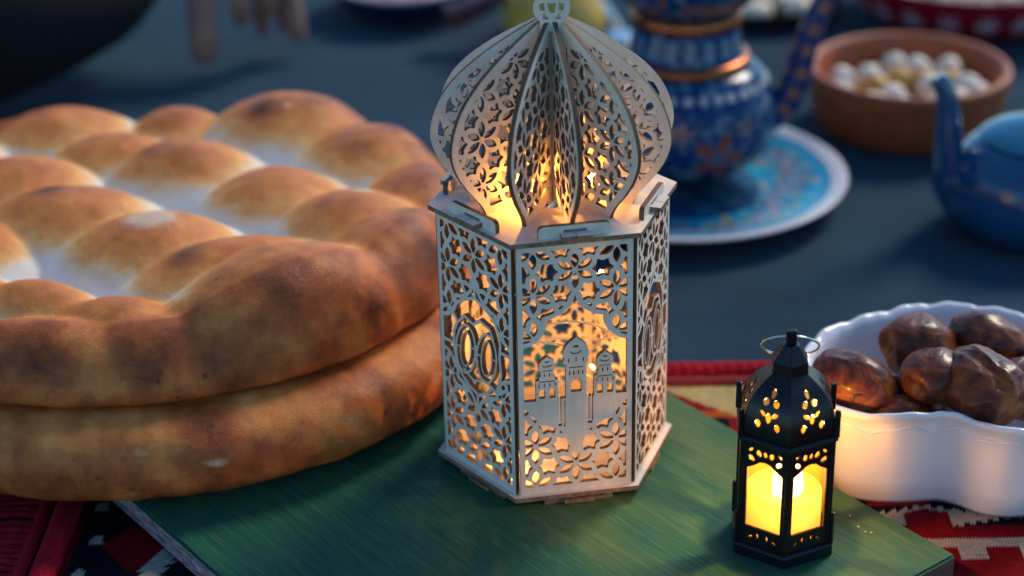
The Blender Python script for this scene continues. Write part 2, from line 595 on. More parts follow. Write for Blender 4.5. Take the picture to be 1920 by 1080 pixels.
DARKCLOTH = simple("black_clothing", (.004, .004, .005), 1.0, .3, 120, bump=.3)
t = NT("skin")
f = t.noise(t.coord("Object"), 40, 4)
t.base(t.ramp(f, [(.3, (.30, .14, .085)), (.7, (.42, .21, .13))])); t.set(Roughness=.5, Subsurface_Weight=.15, Subsurface_Scale=.01)
SKIN = t.m
NAIL = simple("red_nail_polish", (.35, .02, .04), .2, .1, 50)
EYE = simple("eye_white", (.8, .78, .75), .2, .05, 50)
HAIR = simple("dark_hair", (.02, .014, .01), .6, .3, 200, bump=.4)
CREAM = simple("cream_food", (.78, .66, .46), .6, .2, 150, bump=.4)
WHITEFOOD = simple("white_sweet", (.86, .74, .58), .5, .12, 60)
YELLOWFOOD = simple("yellow_sweet", (.66, .34, .05), .5, .2, 80)
PINKFOOD = simple("pink_food", (.62, .40, .42), .55, .3, 70, bump=.4)
BRASS = simple("yellow_brass", (.74, .44, .06), .35, .25, 60)
DARKWOOD = simple("dark_red_wood", (.085, .016, .012), .25, .4, 80, coat=.5)
NAVY = simple("navy_glaze", (.012, .035, .10), .25, .2, 40, coat=.4)

TZ = -2.8       # tablecloth level
RUGZ = -2.4     # top of the rug
BZ = -0.8       # top of the board
HZ = 15.657     # upper face of the lantern's top plate
ROT = 0.17954   # turn of the lantern

# ------------------------------------------------------------------ table
def build_table():
    # the cloth: one soft sheet with a drape at its edges
    x0, x1, y0, y1 = -72, 95, -45, 175
    nx, ny = 170, 220
    V = []
    for j in range(ny + 1):
        for i in range(nx + 1):
            x = x0 + (x1 - x0) * i / nx; y = y0 + (y1 - y0) * j / ny
            z = TZ
            e = min(x - x0, x1 - x, y - y0, y1 - y)
            if e < 6: z -= (6 - e) ** 2 * .42
            z += 0.05 * noise.noise(Vector((x * .06, y * .06, 1.3))) - .05 * abs(noise.noise(Vector((x * .05 + y * .03, y * .035, 7)))) + 0.02 * noise.noise(Vector((x * .3, y * .25, 4)))
            V.append((x, y, z - 0.04))
    F = [(j * (nx + 1) + i, j * (nx + 1) + i + 1, (j + 1) * (nx + 1) + i + 1, (j + 1) * (nx + 1) + i) for j in range(ny) for i in range(nx)]
    o = obj("tablecloth", mesh("tablecloth", V, F, [CLOTH], True))
    m = o.modifiers.new("thickness", 'SOLIDIFY'); m.thickness = .0012
    tag(o, "blue grey woven cloth covering the whole table", "tablecloth")

def build_rug():
    r = root("kilim_rug", (0, -6.6, RUGZ - .35), "red, black and cream woven kilim runner under the green board", "rug")
    x0, x1, y0, y1 = -27.6, 46, -30, 11.0
    cw, ch = 0.17, 0.17
    nx, ny = int((x1 - x0) / cw), int((y1 - y0) / ch)
    RED, DRED, BLK, CRM, ORG, YEL = (.30, .008, .012), (.20, .005, .010), (.008, .010, .020), (.60, .56, .42), (.50, .11, .02), (.62, .50, .22)
    def tri(p): return abs((p % 1.0) - .5) * 2
    def pat(x, y):
        # end panel at the left: black guard with cream flecks, red hooks, cream diamonds
        d = x - x0
        if d < 15:
            if d < .45: return DRED
            q = (y + 9.6) % 3.4
            w = 1.15 + .35 * (int((y + 9.6) // 3.4) % 2)
            if q < .85 and abs(d - w) < .42 - .25 * q: return CRM
            hook = 1.9 + 1.9 * tri((y + 9.0) / 5.2) + (.9 if ((y + 9) % 5.2) > 4.4 else 0)
            if d < hook: return BLK
            e2 = 4.3 + 1.3 * tri((y + 6.5) / 5.2)
            if d < e2: return RED
            e3 = e2 + 1.2 + .35 * ((y % .7) < .35)
            if d < e3: return CRM
            return RED if tri((y + 6.5) / 5.2) > .3 else (BLK if d < 11 else CRM)
        # far border band
        v = y1 - y
        if v < 4.4:
            hook = tri((x - 11.6) / 9.0)
            if v < 1.0: return YEL
            inred = hook < (v - .9) / 3.6
            if inred: return RED if v < 3.5 else ORG
            return YEL
        # bands in the field
        w = y + 1.9
        if w > -1.6:                       # under the dish
            k = tri((x - 2) / 7.0)
            return RED if k < .5 else BLK
        if w > -4.3:
            u = w + 3.0
            k = abs(((x - 20.9 + 5) % 10.0) - 5)
            if k < 1.25 and u < 1.0 - k * .35: return RED
            if abs(u) < 1.15 - k * .27 + .25 * ((x % .7) < .35): return CRM
            if u < -.95: return DRED
            return BLK
        if w > -5.0: return RED
        if w > -5.9: return CRM
        if w > -7.1:
            return CRM if ((x - 18.7) % 3.3) < 1.55 else RED
        if w > -9.7: return RED
        if w > -10.6: return CRM if ((x - 20.2) % 3.3) < 1.5 else RED
        return BLK if tri(x / 7) > .45 else RED
    V, C = [], []
    # every cell is a small raised stitch, its own quad pillow sharing corners with its neighbours
    gx, gy = nx * 2 + 1, ny + 1
    cell = {}
    for j in range(gy):
        for i in range(gx):
            x = x0 + i * cw / 2; y = y0 + j * ch
            jit = .05 * noise.noise(Vector((x * .5, y * .5, 0)))
            z = (.08 if i % 2 else -.05) + .02 * noise.noise(Vector((x * 3, y * 3, 2)))
            V.append((x, y + jit, z + .35))
            cx = int((x - x0 - 1e-6) / cw + .5) * cw + x0
            c = pat(cx + .01, y)
            k = .85 + .3 * noise.noise(Vector((x * 2.1, y * 7.3, 9)))
            C.append(tuple(min(1, max(0, q * k)) for q in c))
    F = [(j * gx + i, j * gx + i + 1, (j + 1) * gx + i + 1, (j + 1) * gx + i) for j in range(gy - 1) for i in range(gx - 1)]
    V = np.array(V); V[:, 1] += 6
    obj("woven_field", mesh("woven_field", V, F, [KILIM], True, cols=C), r)
    # two cords along the far edge
    def cord(name, p0, p1, rad, mat, twist, amp):
        n = int((Vector(p1) - Vector(p0)).length / .12)
        P = [Vector(p0).lerp(Vector(p1), k / n) for k in range(n + 1)]
        d = (P[-1] - P[0]).normalized(); a = Vector((0, 0, 1)); b = d.cross(a)
        V, F = [], []
        seg = 14
        for k, p in enumerate(P):
            w = .06 * noise.noise(Vector((k * .07, rad, 3)))
            for q in range(seg):
                th = 2 * pi * q / seg
                s = k * .12 / twist + q / seg
                rr = rad * (1 - amp * (1 - abs(sin(pi * s * 1.0)) ** .6)) + w
                V.append(tuple(p + b * (rr * cos(th)) + a * (rr * sin(th) * .75)))
        for k in range(n):
            for q in range(seg):
                q2 = (q + 1) % seg
                F.append((k * seg + q, k * seg + q2, (k + 1) * seg + q2, (k + 1) * seg + q))
        F.append(list(range(seg))); F.append([n * seg + q for q in range(seg)][::-1])
        return obj(name, mesh(name, V, F, [mat], True), r)
    cord("edge_cord", (-27, 6 + 12.25, .55), (46, 6 + 12.25, .55), .78, REDWOOL, .72, .22)
    cord("edge_cord", (-27, 6 + 11.1, .30), (46, 6 + 11.1, .30), .55, DARKRED, .5, .1)
    cord("edge_cord", (-28.3, -30, .45), (-28.3, 18, .45), .80, REDWOOL, .34, .14)
    cord("edge_cord", (-29.7, -30, .30), (-29.7, 18, .30), .42, REDWOOL, .3, .15)
    # fringe: one tassel strand modelled twice over, copied along the end
    src = None
    rnd = random.Random(3)
    for k in range(62):
        y = -18 + k * .52
        if src is None:
            pts = spline([(0, 0, .15), (-1.6, .1, .18), (-3.5, -.1, .12), (-5.6, .15, .12)], 16)
            V, F = tube(pts, [.22 + .03 * sin(i * 1.9) for i in range(16)], 8)
            src = obj("tassel", mesh("tassel", V, F, [REDWOOL], True), r, (-29.8, y, 0))
        else:
            o = src.copy(); col.objects.link(o)
            o.location = Vector((-29.8, y + rnd.uniform(-.12, .12), rnd.uniform(-.03, .1))) * S
            o.rotation_euler = (rnd.uniform(-.5, .5), 0, rnd.uniform(-.16, .16))
            o.scale = (rnd.uniform(.85, 1.1), rnd.uniform(.8, 1.3), 1)

def build_board():
    d1 = np.array([-.618, .786]); d2 = np.array([-.786, -.618])
    c1 = np.array([21.2, -11.4]); L, W = 57.0, 31.6
    ang = atan2(d1[1], d1[0]) - pi / 2
    b = root("serving_board", ((c1 + d1 * L / 2 + d2 * W / 2)[0], (c1 + d1 * L / 2 + d2 * W / 2)[1], RUGZ + .02), "green painted wooden board with worn edges under the lanterns and bread", "board", rz=ang)
    h = BZ - RUGZ - .02
    V, F = box(-W / 2, W / 2, -L / 2, L / 2, 0, h)
    mi = [0, 0, 2, 1, 2, 1]
    me = mesh("slab", V, F, [GREEN, BEDGE, BEND], mi=mi)
    bm = bmesh.new(); bm.from_mesh(me)
    ed = [e for e in bm.edges]
    bmesh.ops.bevel(bm, geom=ed, offset=.0014, segments=2, affect='EDGES', material=0)
    bm.to_mesh(me); bm.free()
    obj("slab", me, b)

# ------------------------------------------------------------------ bread
def build_bread(name, cx, cy, R, zb, zt, n, bumps, label, seed, scorch=(), peel=(), toplift=0.0, rimamp=.5):
    seg, nr, ns, nb = 300, 120, 46, 10
    V, cr, so, pe = [], [], [], []
    zm, hz = (zb + zt) / 2, (zt - zb) / 2
    def nz(a, b, c=0.0): return noise.noise(Vector((a, b, c + seed)))
    def outline(th):
        return R * (1 + .018 * nz(cos(th) * 1.5, sin(th) * 1.5) + .008 * nz(cos(th) * 5, sin(th) * 5, 3))
    rows = []
    # top: r 0..0.86 ; side: superellipse arc ; bottom
    for i in range(nr + 1): rows.append(('t', i / nr))
    for i in range(1, ns + 1): rows.append(('s', i / ns))
    for i in range(1, nb + 1): rows.append(('b', i / nb))
    def prof(kind, u):
        r0 = .84
        if kind == 't':
            return r0 * u, 1.0
        if kind == 's':
            a = pi * u
            e = .92
            cx_ = (abs(sin(a)) ** e); cz = cos(a)
            cz = math.copysign(abs(cz) ** .85, cz)
            return r0 + (1 - r0) * cx_, cz
        return r0 * (1 - u), -1.0
    for kind, u in rows:
        rr, zz = prof(kind, u)
        for k in range(seg):
            th = 2 * pi * k / seg
            Ro = outline(th)
            x, y = Ro * rr * cos(th), Ro * rr * sin(th)
            X, Y = cx + x, cy + y
            z = zm + hz * zz
            up = max(0.0, min(1.0, (zz + .35) / 1.35))
            bh, bc = 0.0, 0.0
            for (bx, by, rx, ry, an, A) in bumps:
                ca, sa = cos(an), sin(an)
                dx, dy = X - bx, Y - by
                p = (dx * ca + dy * sa) / (rx * 1.48); q = (-dx * sa + dy * ca) / (ry * 1.42)
                d2 = p * p + q * q
                if d2 < 1:
                    hgt = 1.42 * A * (1 - d2) ** .95
                    hh = max(0.0, min(1.0, .5 + .5 * (bh - hgt) / .32))
                    bh = hgt * (1 - hh) + bh * hh + .32 * hh * (1 - hh) * (1 if bh > 0 else 0)
                    bc = max(bc, max(0.0, 1 - d2 * 1.38) ** .85)
            z += bh * up
            z += toplift * up
            z += up * .12 * nz(X * .25, Y * .25, 5) + .05 * nz(X * .9, Y * .9, z)
            # lumpy side wall
            if kind == 's':
                g = 1 + .012 * nz(cos(th) * 6, sin(th) * 6, z * .25) + .006 * nz(cos(th) * 18, sin(th) * 18, z * .7)
                x *= g; y *= g
            edge = max(0.0, min(1.0, (hypot(x, y) / Ro - .80) / .12))
            if kind == 't':
                crust = .03 + .62 * (bc * bc * (3 - 2 * bc)) ** .8 + .2 * edge if bumps else .6
            elif kind == 's':
                tops = max(.0, zz)
                crust = (.66 + .10 * max(-1, -zz)) if not bumps or zz < .3 else .63 - .28 * max(0.0, (zz - .75) / .25) * (1 - bc) + .1 * bc
                crust += .09 + .20 * nz(cos(th) * 9, sin(th) * 9, z * .35) + .10 * nz(cos(th) * 25, sin(th) * 25, z * .9)
                crust = max(crust, .03 + .62 * (bc * bc * (3 - 2 * bc)) ** .8)
            else:
                crust = .55
            s_, p_ = 0.0, 0.0
            for (px, py, pz, rad, st) in scorch:
                dd = ((X - px) ** 2 + (Y - py) ** 2 + (z - pz) ** 2) / rad ** 2
                s_ = max(s_, st * exp(-dd * 1.6))
            for (px, py, pz, ra, rb, st) in peel:
                dd = ((X - px) / ra) ** 2 + ((Y - py) / ra) ** 2 + ((z - pz) / rb) ** 2
                p_ = max(p_, st * exp(-dd))
            V.append((x, y, z - zb)); cr.append(crust); so.append(s_); pe.append(p_)
    nrow = len(rows)
    F = []
    for i in range(nrow - 1):
        for k in range(seg):
            k2 = (k + 1) % seg
            F.append((i * seg + k, (i + 1) * seg + k, (i + 1) * seg + k2, i * seg + k2))
    me = mesh(name, V, F, [BREAD], True, attrs=dict(crust=cr, scorch=so, peel=pe))
    bm = bmesh.new(); bm.from_mesh(me)
    bmesh.ops.remove_doubles(bm, verts=bm.verts, dist=1e-6); bmesh.ops.recalc_face_normals(bm, faces=bm.faces)
    bm.to_mesh(me); bm.free()
    o = obj("flatbread", me, None, (cx, cy, zb))
    return tag(o, label, "bread", "stacked flatbreads")

def breads():
    D = radians(-18)
    B = [(-34.8, 30.0, 5.0, 3.9, 0, 2.2), (-26.4, 30.6, 3.2, 3.0, 0, 2.0), (-18.4, 29.6, 5.2, 4.4, 0, 2.9),
         (-12.0, 24.6, 4.9, 4.4, radians(-25), 2.4), (-8.4, 18.6, 3.4, 4.4, 0, 2.0),
         (-30.1, 25.4, 3.7, 3.3, 0, 2.1), (-24.6, 22.2, 4.5, 3.9, 0, 2.6), (-35.4, 20.0, 4.6, 4.1, 0, 2.4),
         (-18.0, 17.6, 4.2, 3.8, 0, 2.4), (-12.6, 13.4, 4.2, 3.9, 0, 2.5),
         (-30.9, 14.4, 5.2, 4.2, 0, 2.6), (-24.8, 10.0, 4.9, 4.2, radians(10), 2.6), (-19.6, 7.0, 5.6, 3.0, radians(24), 2.4),
         (-36.5, 10.5, 4.0, 3.6, 0, 2.2), (-30.4, 3.2, 3.6, 2.4, radians(-15), 1.9), (-25.4, 1.2, 3.8, 2.3, 0, 1.7),
         (-15.6, 3.4, 6.2, 4.6, radians(28), 3.1), (-9.6, 9.6, 4.2, 5.2, radians(-20), 2.5),
         (-29.6, -1.2, 5.0, 2.6, 0, 1.7), (-22.6, -.6, 4.4, 2.4, radians(8), 1.6), (-35.5, 4.0, 3.6, 3.0, 0, 2.0),
         (-41, 17, 4, 4, 0, 2.2), (-42, 25, 4, 4, 0, 2.2), (-40.5, 8.5, 4, 4, 0, 2.2), (-38, 1.5, 4.5, 3, 0, 1.8), (-39.5, 31, 4, 3.5, 0, 2)]
    sco = [(-32.0, 15.0, 9.8, 1.3, .95), (-21.8, 6.0, 9.2, 1.5, .95), (-20.0, 28.4, 10.6, 1.7, 1.0), (-16.4, 29.2, 10.6, 1.3, .9), (-16.9, 4.2, 10.4, 1.2, .55), (-18.6, 1.6, 9.4, 1.4, .5), (-13.2, -.8, 7.6, 1.6, .5), (-27, -2.6, 6.8, 1.6, .4), (-15.8, 1.3, 9.5, 2.2, .60), (-17.8, -.6, 8.2, 1.5, .5),
           (-7.6, 8.2, 8.2, 1.5, .85), (-8.4, 6.6, 8.4, 1.6, .7), (-24.8, 21.0, 9, 1.3, .35), (-12.6, 22.6, 9, 1.4, .5), (-24.0, -2.2, 7, 1.5, .35), (-29, 12.4, 9, 1.2, .3), (-11.2, 2.6, 6.5, 2, .4)]
    pel = [(-24.7, 10.6, 9.7, 1.9, 1.6, 1.1), (-11.9, 14.6, 9.6, .9, 1.2, 1.0), (-18.1, 28.2, 10.4, .35, 1.2, .9)]
    build_bread("lower_flatbread", -25.6, 16.0, 23.0, BZ + .02, 4.35, 3, [], "lower flatbread of the stack, lying on the board with browned sides", 11,
                scorch=[(-18.2, -5.2, 3.9, .3, 1.0), (-13.6, -3.6, .9, .4, 1.0), (-14.1, -3.9, .8, .3, .9), (-8, 5, 3, 3, .3)],
                peel=[(-19.0, -6.0, 2.35, 1.15, .40, .72), (-23.0, -6.8, 3.2, 1.5, .4, .5), (-7.0, 2.6, 2.8, .7, 1.2, .6), (-12, -2, 2.7, 1.0, .6, .5)])
    build_bread("upper_flatbread", -25.8, 16.4, 20.6, 4.15, 6.35, 3, B, "upper flatbread of the stack with a quilted top of browned bumps", 4, sco, pel)

# ------------------------------------------------------------------ big wooden lantern
TH = .28
PW, PH = 3.16, HZ - TH        # half width and height of a side panel
ARCH = [(0, 12.3), (.10, 11.95), (.28, 11.62), (.6, 11.3), (1.0, 11.05), (1.35, 10.92), (1.62, 10.88), (1.60, 10.6), (1.66, 10.25), (1.82, 9.95), (2.1, 9.65), (2.45, 9.4), (2.86, 9.3)]

def panel_core(X, Y):
    """common frame + lattice; returns (frame solid sd, lattice solid sd)"""
    frame = sd_box(X, Y, -2.86, 2.86, .43, 14.96)
    lat = np.minimum(lattice_holes(X, Y, 0, 13.70), 9)
    lat2 = lattice_holes(X, Y, 0, 1.72)
    return frame, np.where(Y > 8.0, lat, lat2)

def tower_field(X, Y):
    frame, lat = panel_core(X, Y)
    up = ARCH
    win = [(-x, y) for x, y in up[::-1]] + up[1:] + [(2.86, 5.95), (-2.86, 5.95)]
    w = sd_poly(win, X, Y)                       # <0 in the opening
    solid = np.maximum(frame, lat)               # lattice zones
    band = .24 - np.abs(w)                       # rim of the arch
    band = np.where(Y > 9.2, band, -1)
    g = np.maximum(solid, band)
    g = np.where(w < 0, np.maximum(np.maximum(w, -1), frame), g)      # cut the opening
    g = np.maximum(g, band * np.where(w < 0, 0, 1) - np.where(w < 0, 1, 0))
    # ground of the skyline, dipping to the lattice in the middle
    ground = [(-2.9, 5.95), (2.9, 5.95), (2.9, 5.62), (2.2, 4.75), (1.45, 4.25), (.95, 4.05), (.62, 3.6), (.2, 2.6), (0, 2.35), (-.2, 2.6), (-.62, 3.6), (-.95, 4.05), (-1.45, 4.25), (-2.2, 4.75), (-2.9, 5.62)]
    g = np.maximum(g, -sd_poly(ground, X, Y))
    def dome(cx, hw, y0, y1):
        H = y1 - y0
        pr = [(1, 0), (1.02, .18), (.97, .36), (.82, .55), (.55, .72), (.25, .85), (.07, .93), (0, 1.0)]
        R = [(cx + hw * a, y0 + H * b) for a, b in pr]
        return R + [(cx - hw * a, y0 + H * b) for a, b in pr[::-1][1:]]
    sky = -sd_poly([(-.54, 4), (.60, 4), (.60, 8.05), (.74, 8.08), (.72, 8.3), (.66, 8.45), (.70, 8.6), (-.64, 8.6), (-.60, 8.45), (-.66, 8.3), (-.68, 8.08), (-.54, 8.05)], X, Y)
    sky = np.maximum(sky, -sd_poly(dome(.03, .70, 8.5, 9.72), X, Y))
    for c in (-1.58, 1.64):
        b = [(c - .61, 4.4), (c + .61, 4.4), (c + .61, 7.2), (c + .42, 7.22), (c + .44, 7.42), (c + .36, 7.45), (c + .36, 7.8), (c + .46, 7.83), (c + .44, 8.0), (c - .44, 8.0), (c - .46, 7.83), (c - .36, 7.8), (c - .36, 7.45), (c - .44, 7.42), (c - .42, 7.22), (c - .61, 7.2)]
        sky = np.maximum(sky, -sd_poly(b, X, Y))
        sky = np.maximum(sky, -sd_poly(dome(c, .45, 7.95, 8.68), X, Y))
    g = np.maximum(g, sky)
    # cuts in the towers
    cut = np.full(X.shape, 9.0)
    def slot(cx, cy, w, h): return sd_box(X, Y, cx - w / 2, cx + w / 2, cy - h / 2, cy + h / 2)
    def door(cx, y0, y1, hw):
        return np.minimum(sd_box(X, Y, cx - hw, cx + hw, y0, y1 - hw * .7), np.maximum(np.hypot(X - cx, (Y - (y1 - hw)) * 1.0) - hw, y0 - Y))
    cs = [door(.03, 6.3, 7.18, .30), slot(.03, 7.83, .82, .055), slot(.03, 8.33, .06, .32), slot(-.38, 8.28, .07, .26), slot(.44, 8.28, .07, .26), slot(.03, 9.1, .30, .10), slot(.03, 9.18, .16, .1)]
    cs += [slot(.03 + q, 7.5, .07, .28) for q in (-.36, -.13, .12, .36)]
    sm = [(-.28, 8.83), (-.2, 8.72), (0, 8.68), (.22, 8.72), (.3, 8.84)]
    cs.append(sd_line(sm, X, Y, .07))
    for c in (-1.58, 1.64):
        cs += [door(c - .28, 6.06, 6.66, .16), door(c + .28, 6.06, 6.66, .16), slot(c, 7.12, .86, .055), slot(c, 7.78, .6, .05), slot(c, 8.33, .24, .09),
               sd_line([(c - .25, 8.13), (c - .12, 8.03), (c + .12, 8.03), (c + .25, 8.13)], X, Y, .06)]
        cs += [slot(c + q, 6.9, .06, .24) for q in (-.45, -.15, .15, .45)] + [slot(c + q, 7.53, .06, .22) for q in (-.14, .14)]
    cs += [slot(-.86, 5.3, .09, 1.9), slot(-.62, 5.0, .07, 1.7), slot(.72, 5.3, .09, 1.9), slot(.94, 5.2, .07, 1.6), slot(-.88, 4.3, .2, .14), slot(.80, 4.3, .26, .14)]
    for q in cs: cut = np.minimum(cut, q)
    g = np.minimum(g, cut)
    return np.minimum(g, -sd_box(X, Y, -PW, PW, 0, PH))

def medallion_field(X, Y):
    frame, lat = panel_core(X, Y)
    up = [(x, y - .25) for x, y in ARCH]
    win = [(-x, y) for x, y in up[::-1]] + up[1:] + [(x, 16.2 - y) for x, y in up[::-1]] + [(-x, 16.2 - y) for x, y in up[1:]]
    w = sd_poly(win, X, Y)
    g = np.maximum(frame, lat)
    g = np.where(w < 0, np.maximum(np.maximum(w, -1), frame), np.maximum(g, np.where(np.abs(w) < .3, .22 - np.abs(w), -1)))
    st = np.full(X.shape, 9.0)
    def oval(cx, cy, a, b, w_, t=0):
        th = np.linspace(0, 2 * pi, 41)[:-1]
        return sd_line([(cx + a * cos(q) + t * b * sin(q), cy + b * sin(q)) for q in th], X, Y, w_, True)
    L = [sd_line([(0, 11.15), (.75, 10.85), (1.5, 10.45), (1.95, 9.8), (2.1, 9.0), (2.0, 8.2), (2.12, 7.2), (1.9, 6.5), (2.25, 6.15), (1.75, 5.85), (1.3, 6.05), (.85, 5.5), (.1, 5.1), (-.7, 5.35), (-1.35, 5.85), (-1.8, 6.5), (-2.0, 7.4), (-1.95, 8.4), (-1.62, 9.1), (-2.05, 9.7), (-1.55, 10.35), (-.9, 10.75)], X, Y, .2, True),
         oval(-.95, 7.62, .84, 1.55, .15, .12), oval(.88, 7.72, .84, 1.55, .15, .12), oval(-.95, 7.62, .46, 1.12, .10, .12), oval(.88, 7.72, .46, 1.12, .10, .12),
         sd_line([(-.12, 8.1), (.06, 8.1)], X, Y, .2), sd_line([(-.14, 7.3), (.06, 7.25)], X, Y, .2),
         sd_line([(-1.5, 9.15), (-1.0, 9.7), (-.2, 9.45), (.35, 9.9), (1.2, 9.7), (1.5, 9.15)], X, Y, .17),
         sd_line([(-1.15, 6.3), (-.3, 5.85), (.6, 6.25), (1.3, 6.1)], X, Y, .17),
         sd_line([(-1.78, 7.6), (-1.36, 7.6)], X, Y, .1), sd_line([(.44, 7.7), (.02, 7.7)], X, Y, .1), sd_line([(-.1, 7.9), (-.52, 7.9)], X, Y, .1), sd_line([(1.3, 7.9), (1.72, 7.9)], X, Y, .1),
         sd_line([(0, 11.1), (0, 12.1)], X, Y, .2), sd_line([(0, 5.1), (0, 4.1)], X, Y, .2), sd_line([(-2, 7.6), (-2.9, 7.6)], X, Y, .2), sd_line([(2.05, 8.6), (2.9, 8.6)], X, Y, .2),
         sd_line([(-2.0, 9.65), (-2.4, 9.9), (-2.9, 9.55)], X, Y, .18), sd_line([(2.2, 6.15), (2.5, 6.4), (2.9, 6.3)], X, Y, .18)]
    for q in L: st = np.minimum(st, q)
    g = np.maximum(g, -st)
    return np.minimum(g, -sd_box(X, Y, -PW, PW, 0, PH))

FINP = spline([(4.6, 0), (4.68, .3), (5.02, .85), (5.72, 1.7), (6.36, 2.75), (6.68, 3.85), (6.52, 5.0), (5.95, 6.25), (5.0, 7.35), (3.75, 8.35), (2.35, 9.25), (1.1, 9.95), (.45, 10.25)], 60)
def fin_field(X, Y):
    poly = [(.03, -.28), (1.2, -.28), (1.2, 0)] + [(3.9, 0), (3.9, -.28), (4.5, -.28), (4.5, 0)] + [tuple(p) for p in FINP] + [(.03, 10.25)]
    o = sd_poly(poly, X, Y)
    inner = sd_poly([(.42, .42)] + [tuple(p) for p in FINP] + [(.42, 10.0)], X, Y) + .42
    inner = np.maximum(inner, .42 - X); inner = np.maximum(inner, .42 - Y); inner = np.maximum(inner, Y - 8.8)
    holes = np.maximum(lattice_holes(X, Y, 4.75, 1.78), inner)
    return np.minimum(-o, holes)

def finial_field(X, Y):
    o = np.hypot(X, Y - 10.93) - .98
    o = np.minimum(o, sd_box(X, Y, -.62, .62, 9.6, 10.4))
    cres = np.maximum(np.hypot(X, Y - 13.1) - 1.15, -(np.hypot(X - .25, Y - 13.35) - .92))
    o = np.minimum(np.minimum(o, cres), sd_box(X, Y, -.12, .12, 11.6, 12.2))
    cut = np.minimum(sd_poly([(-.13, 10.62), (.13, 10.62), (.24, 11.15), (-.24, 11.15)], X, Y), np.minimum(sd_poly([(-.48, 10.28), (-.16, 10.28), (-.24, 10.45), (-.46, 10.66)], X, Y), sd_poly([(.48, 10.28), (.16, 10.28), (.24, 10.45), (.46, 10.66)], X, Y)))
    cut = np.minimum(cut, np.minimum(sd_poly([(-.62, 10.75), (-.36, 10.75), (-.38, 11.2), (-.66, 11.1)], X, Y), sd_poly([(.62, 10.75), (.36, 10.75), (.38, 11.2), (.66, 11.1)], X, Y)))
    return np.minimum(-o, cut)

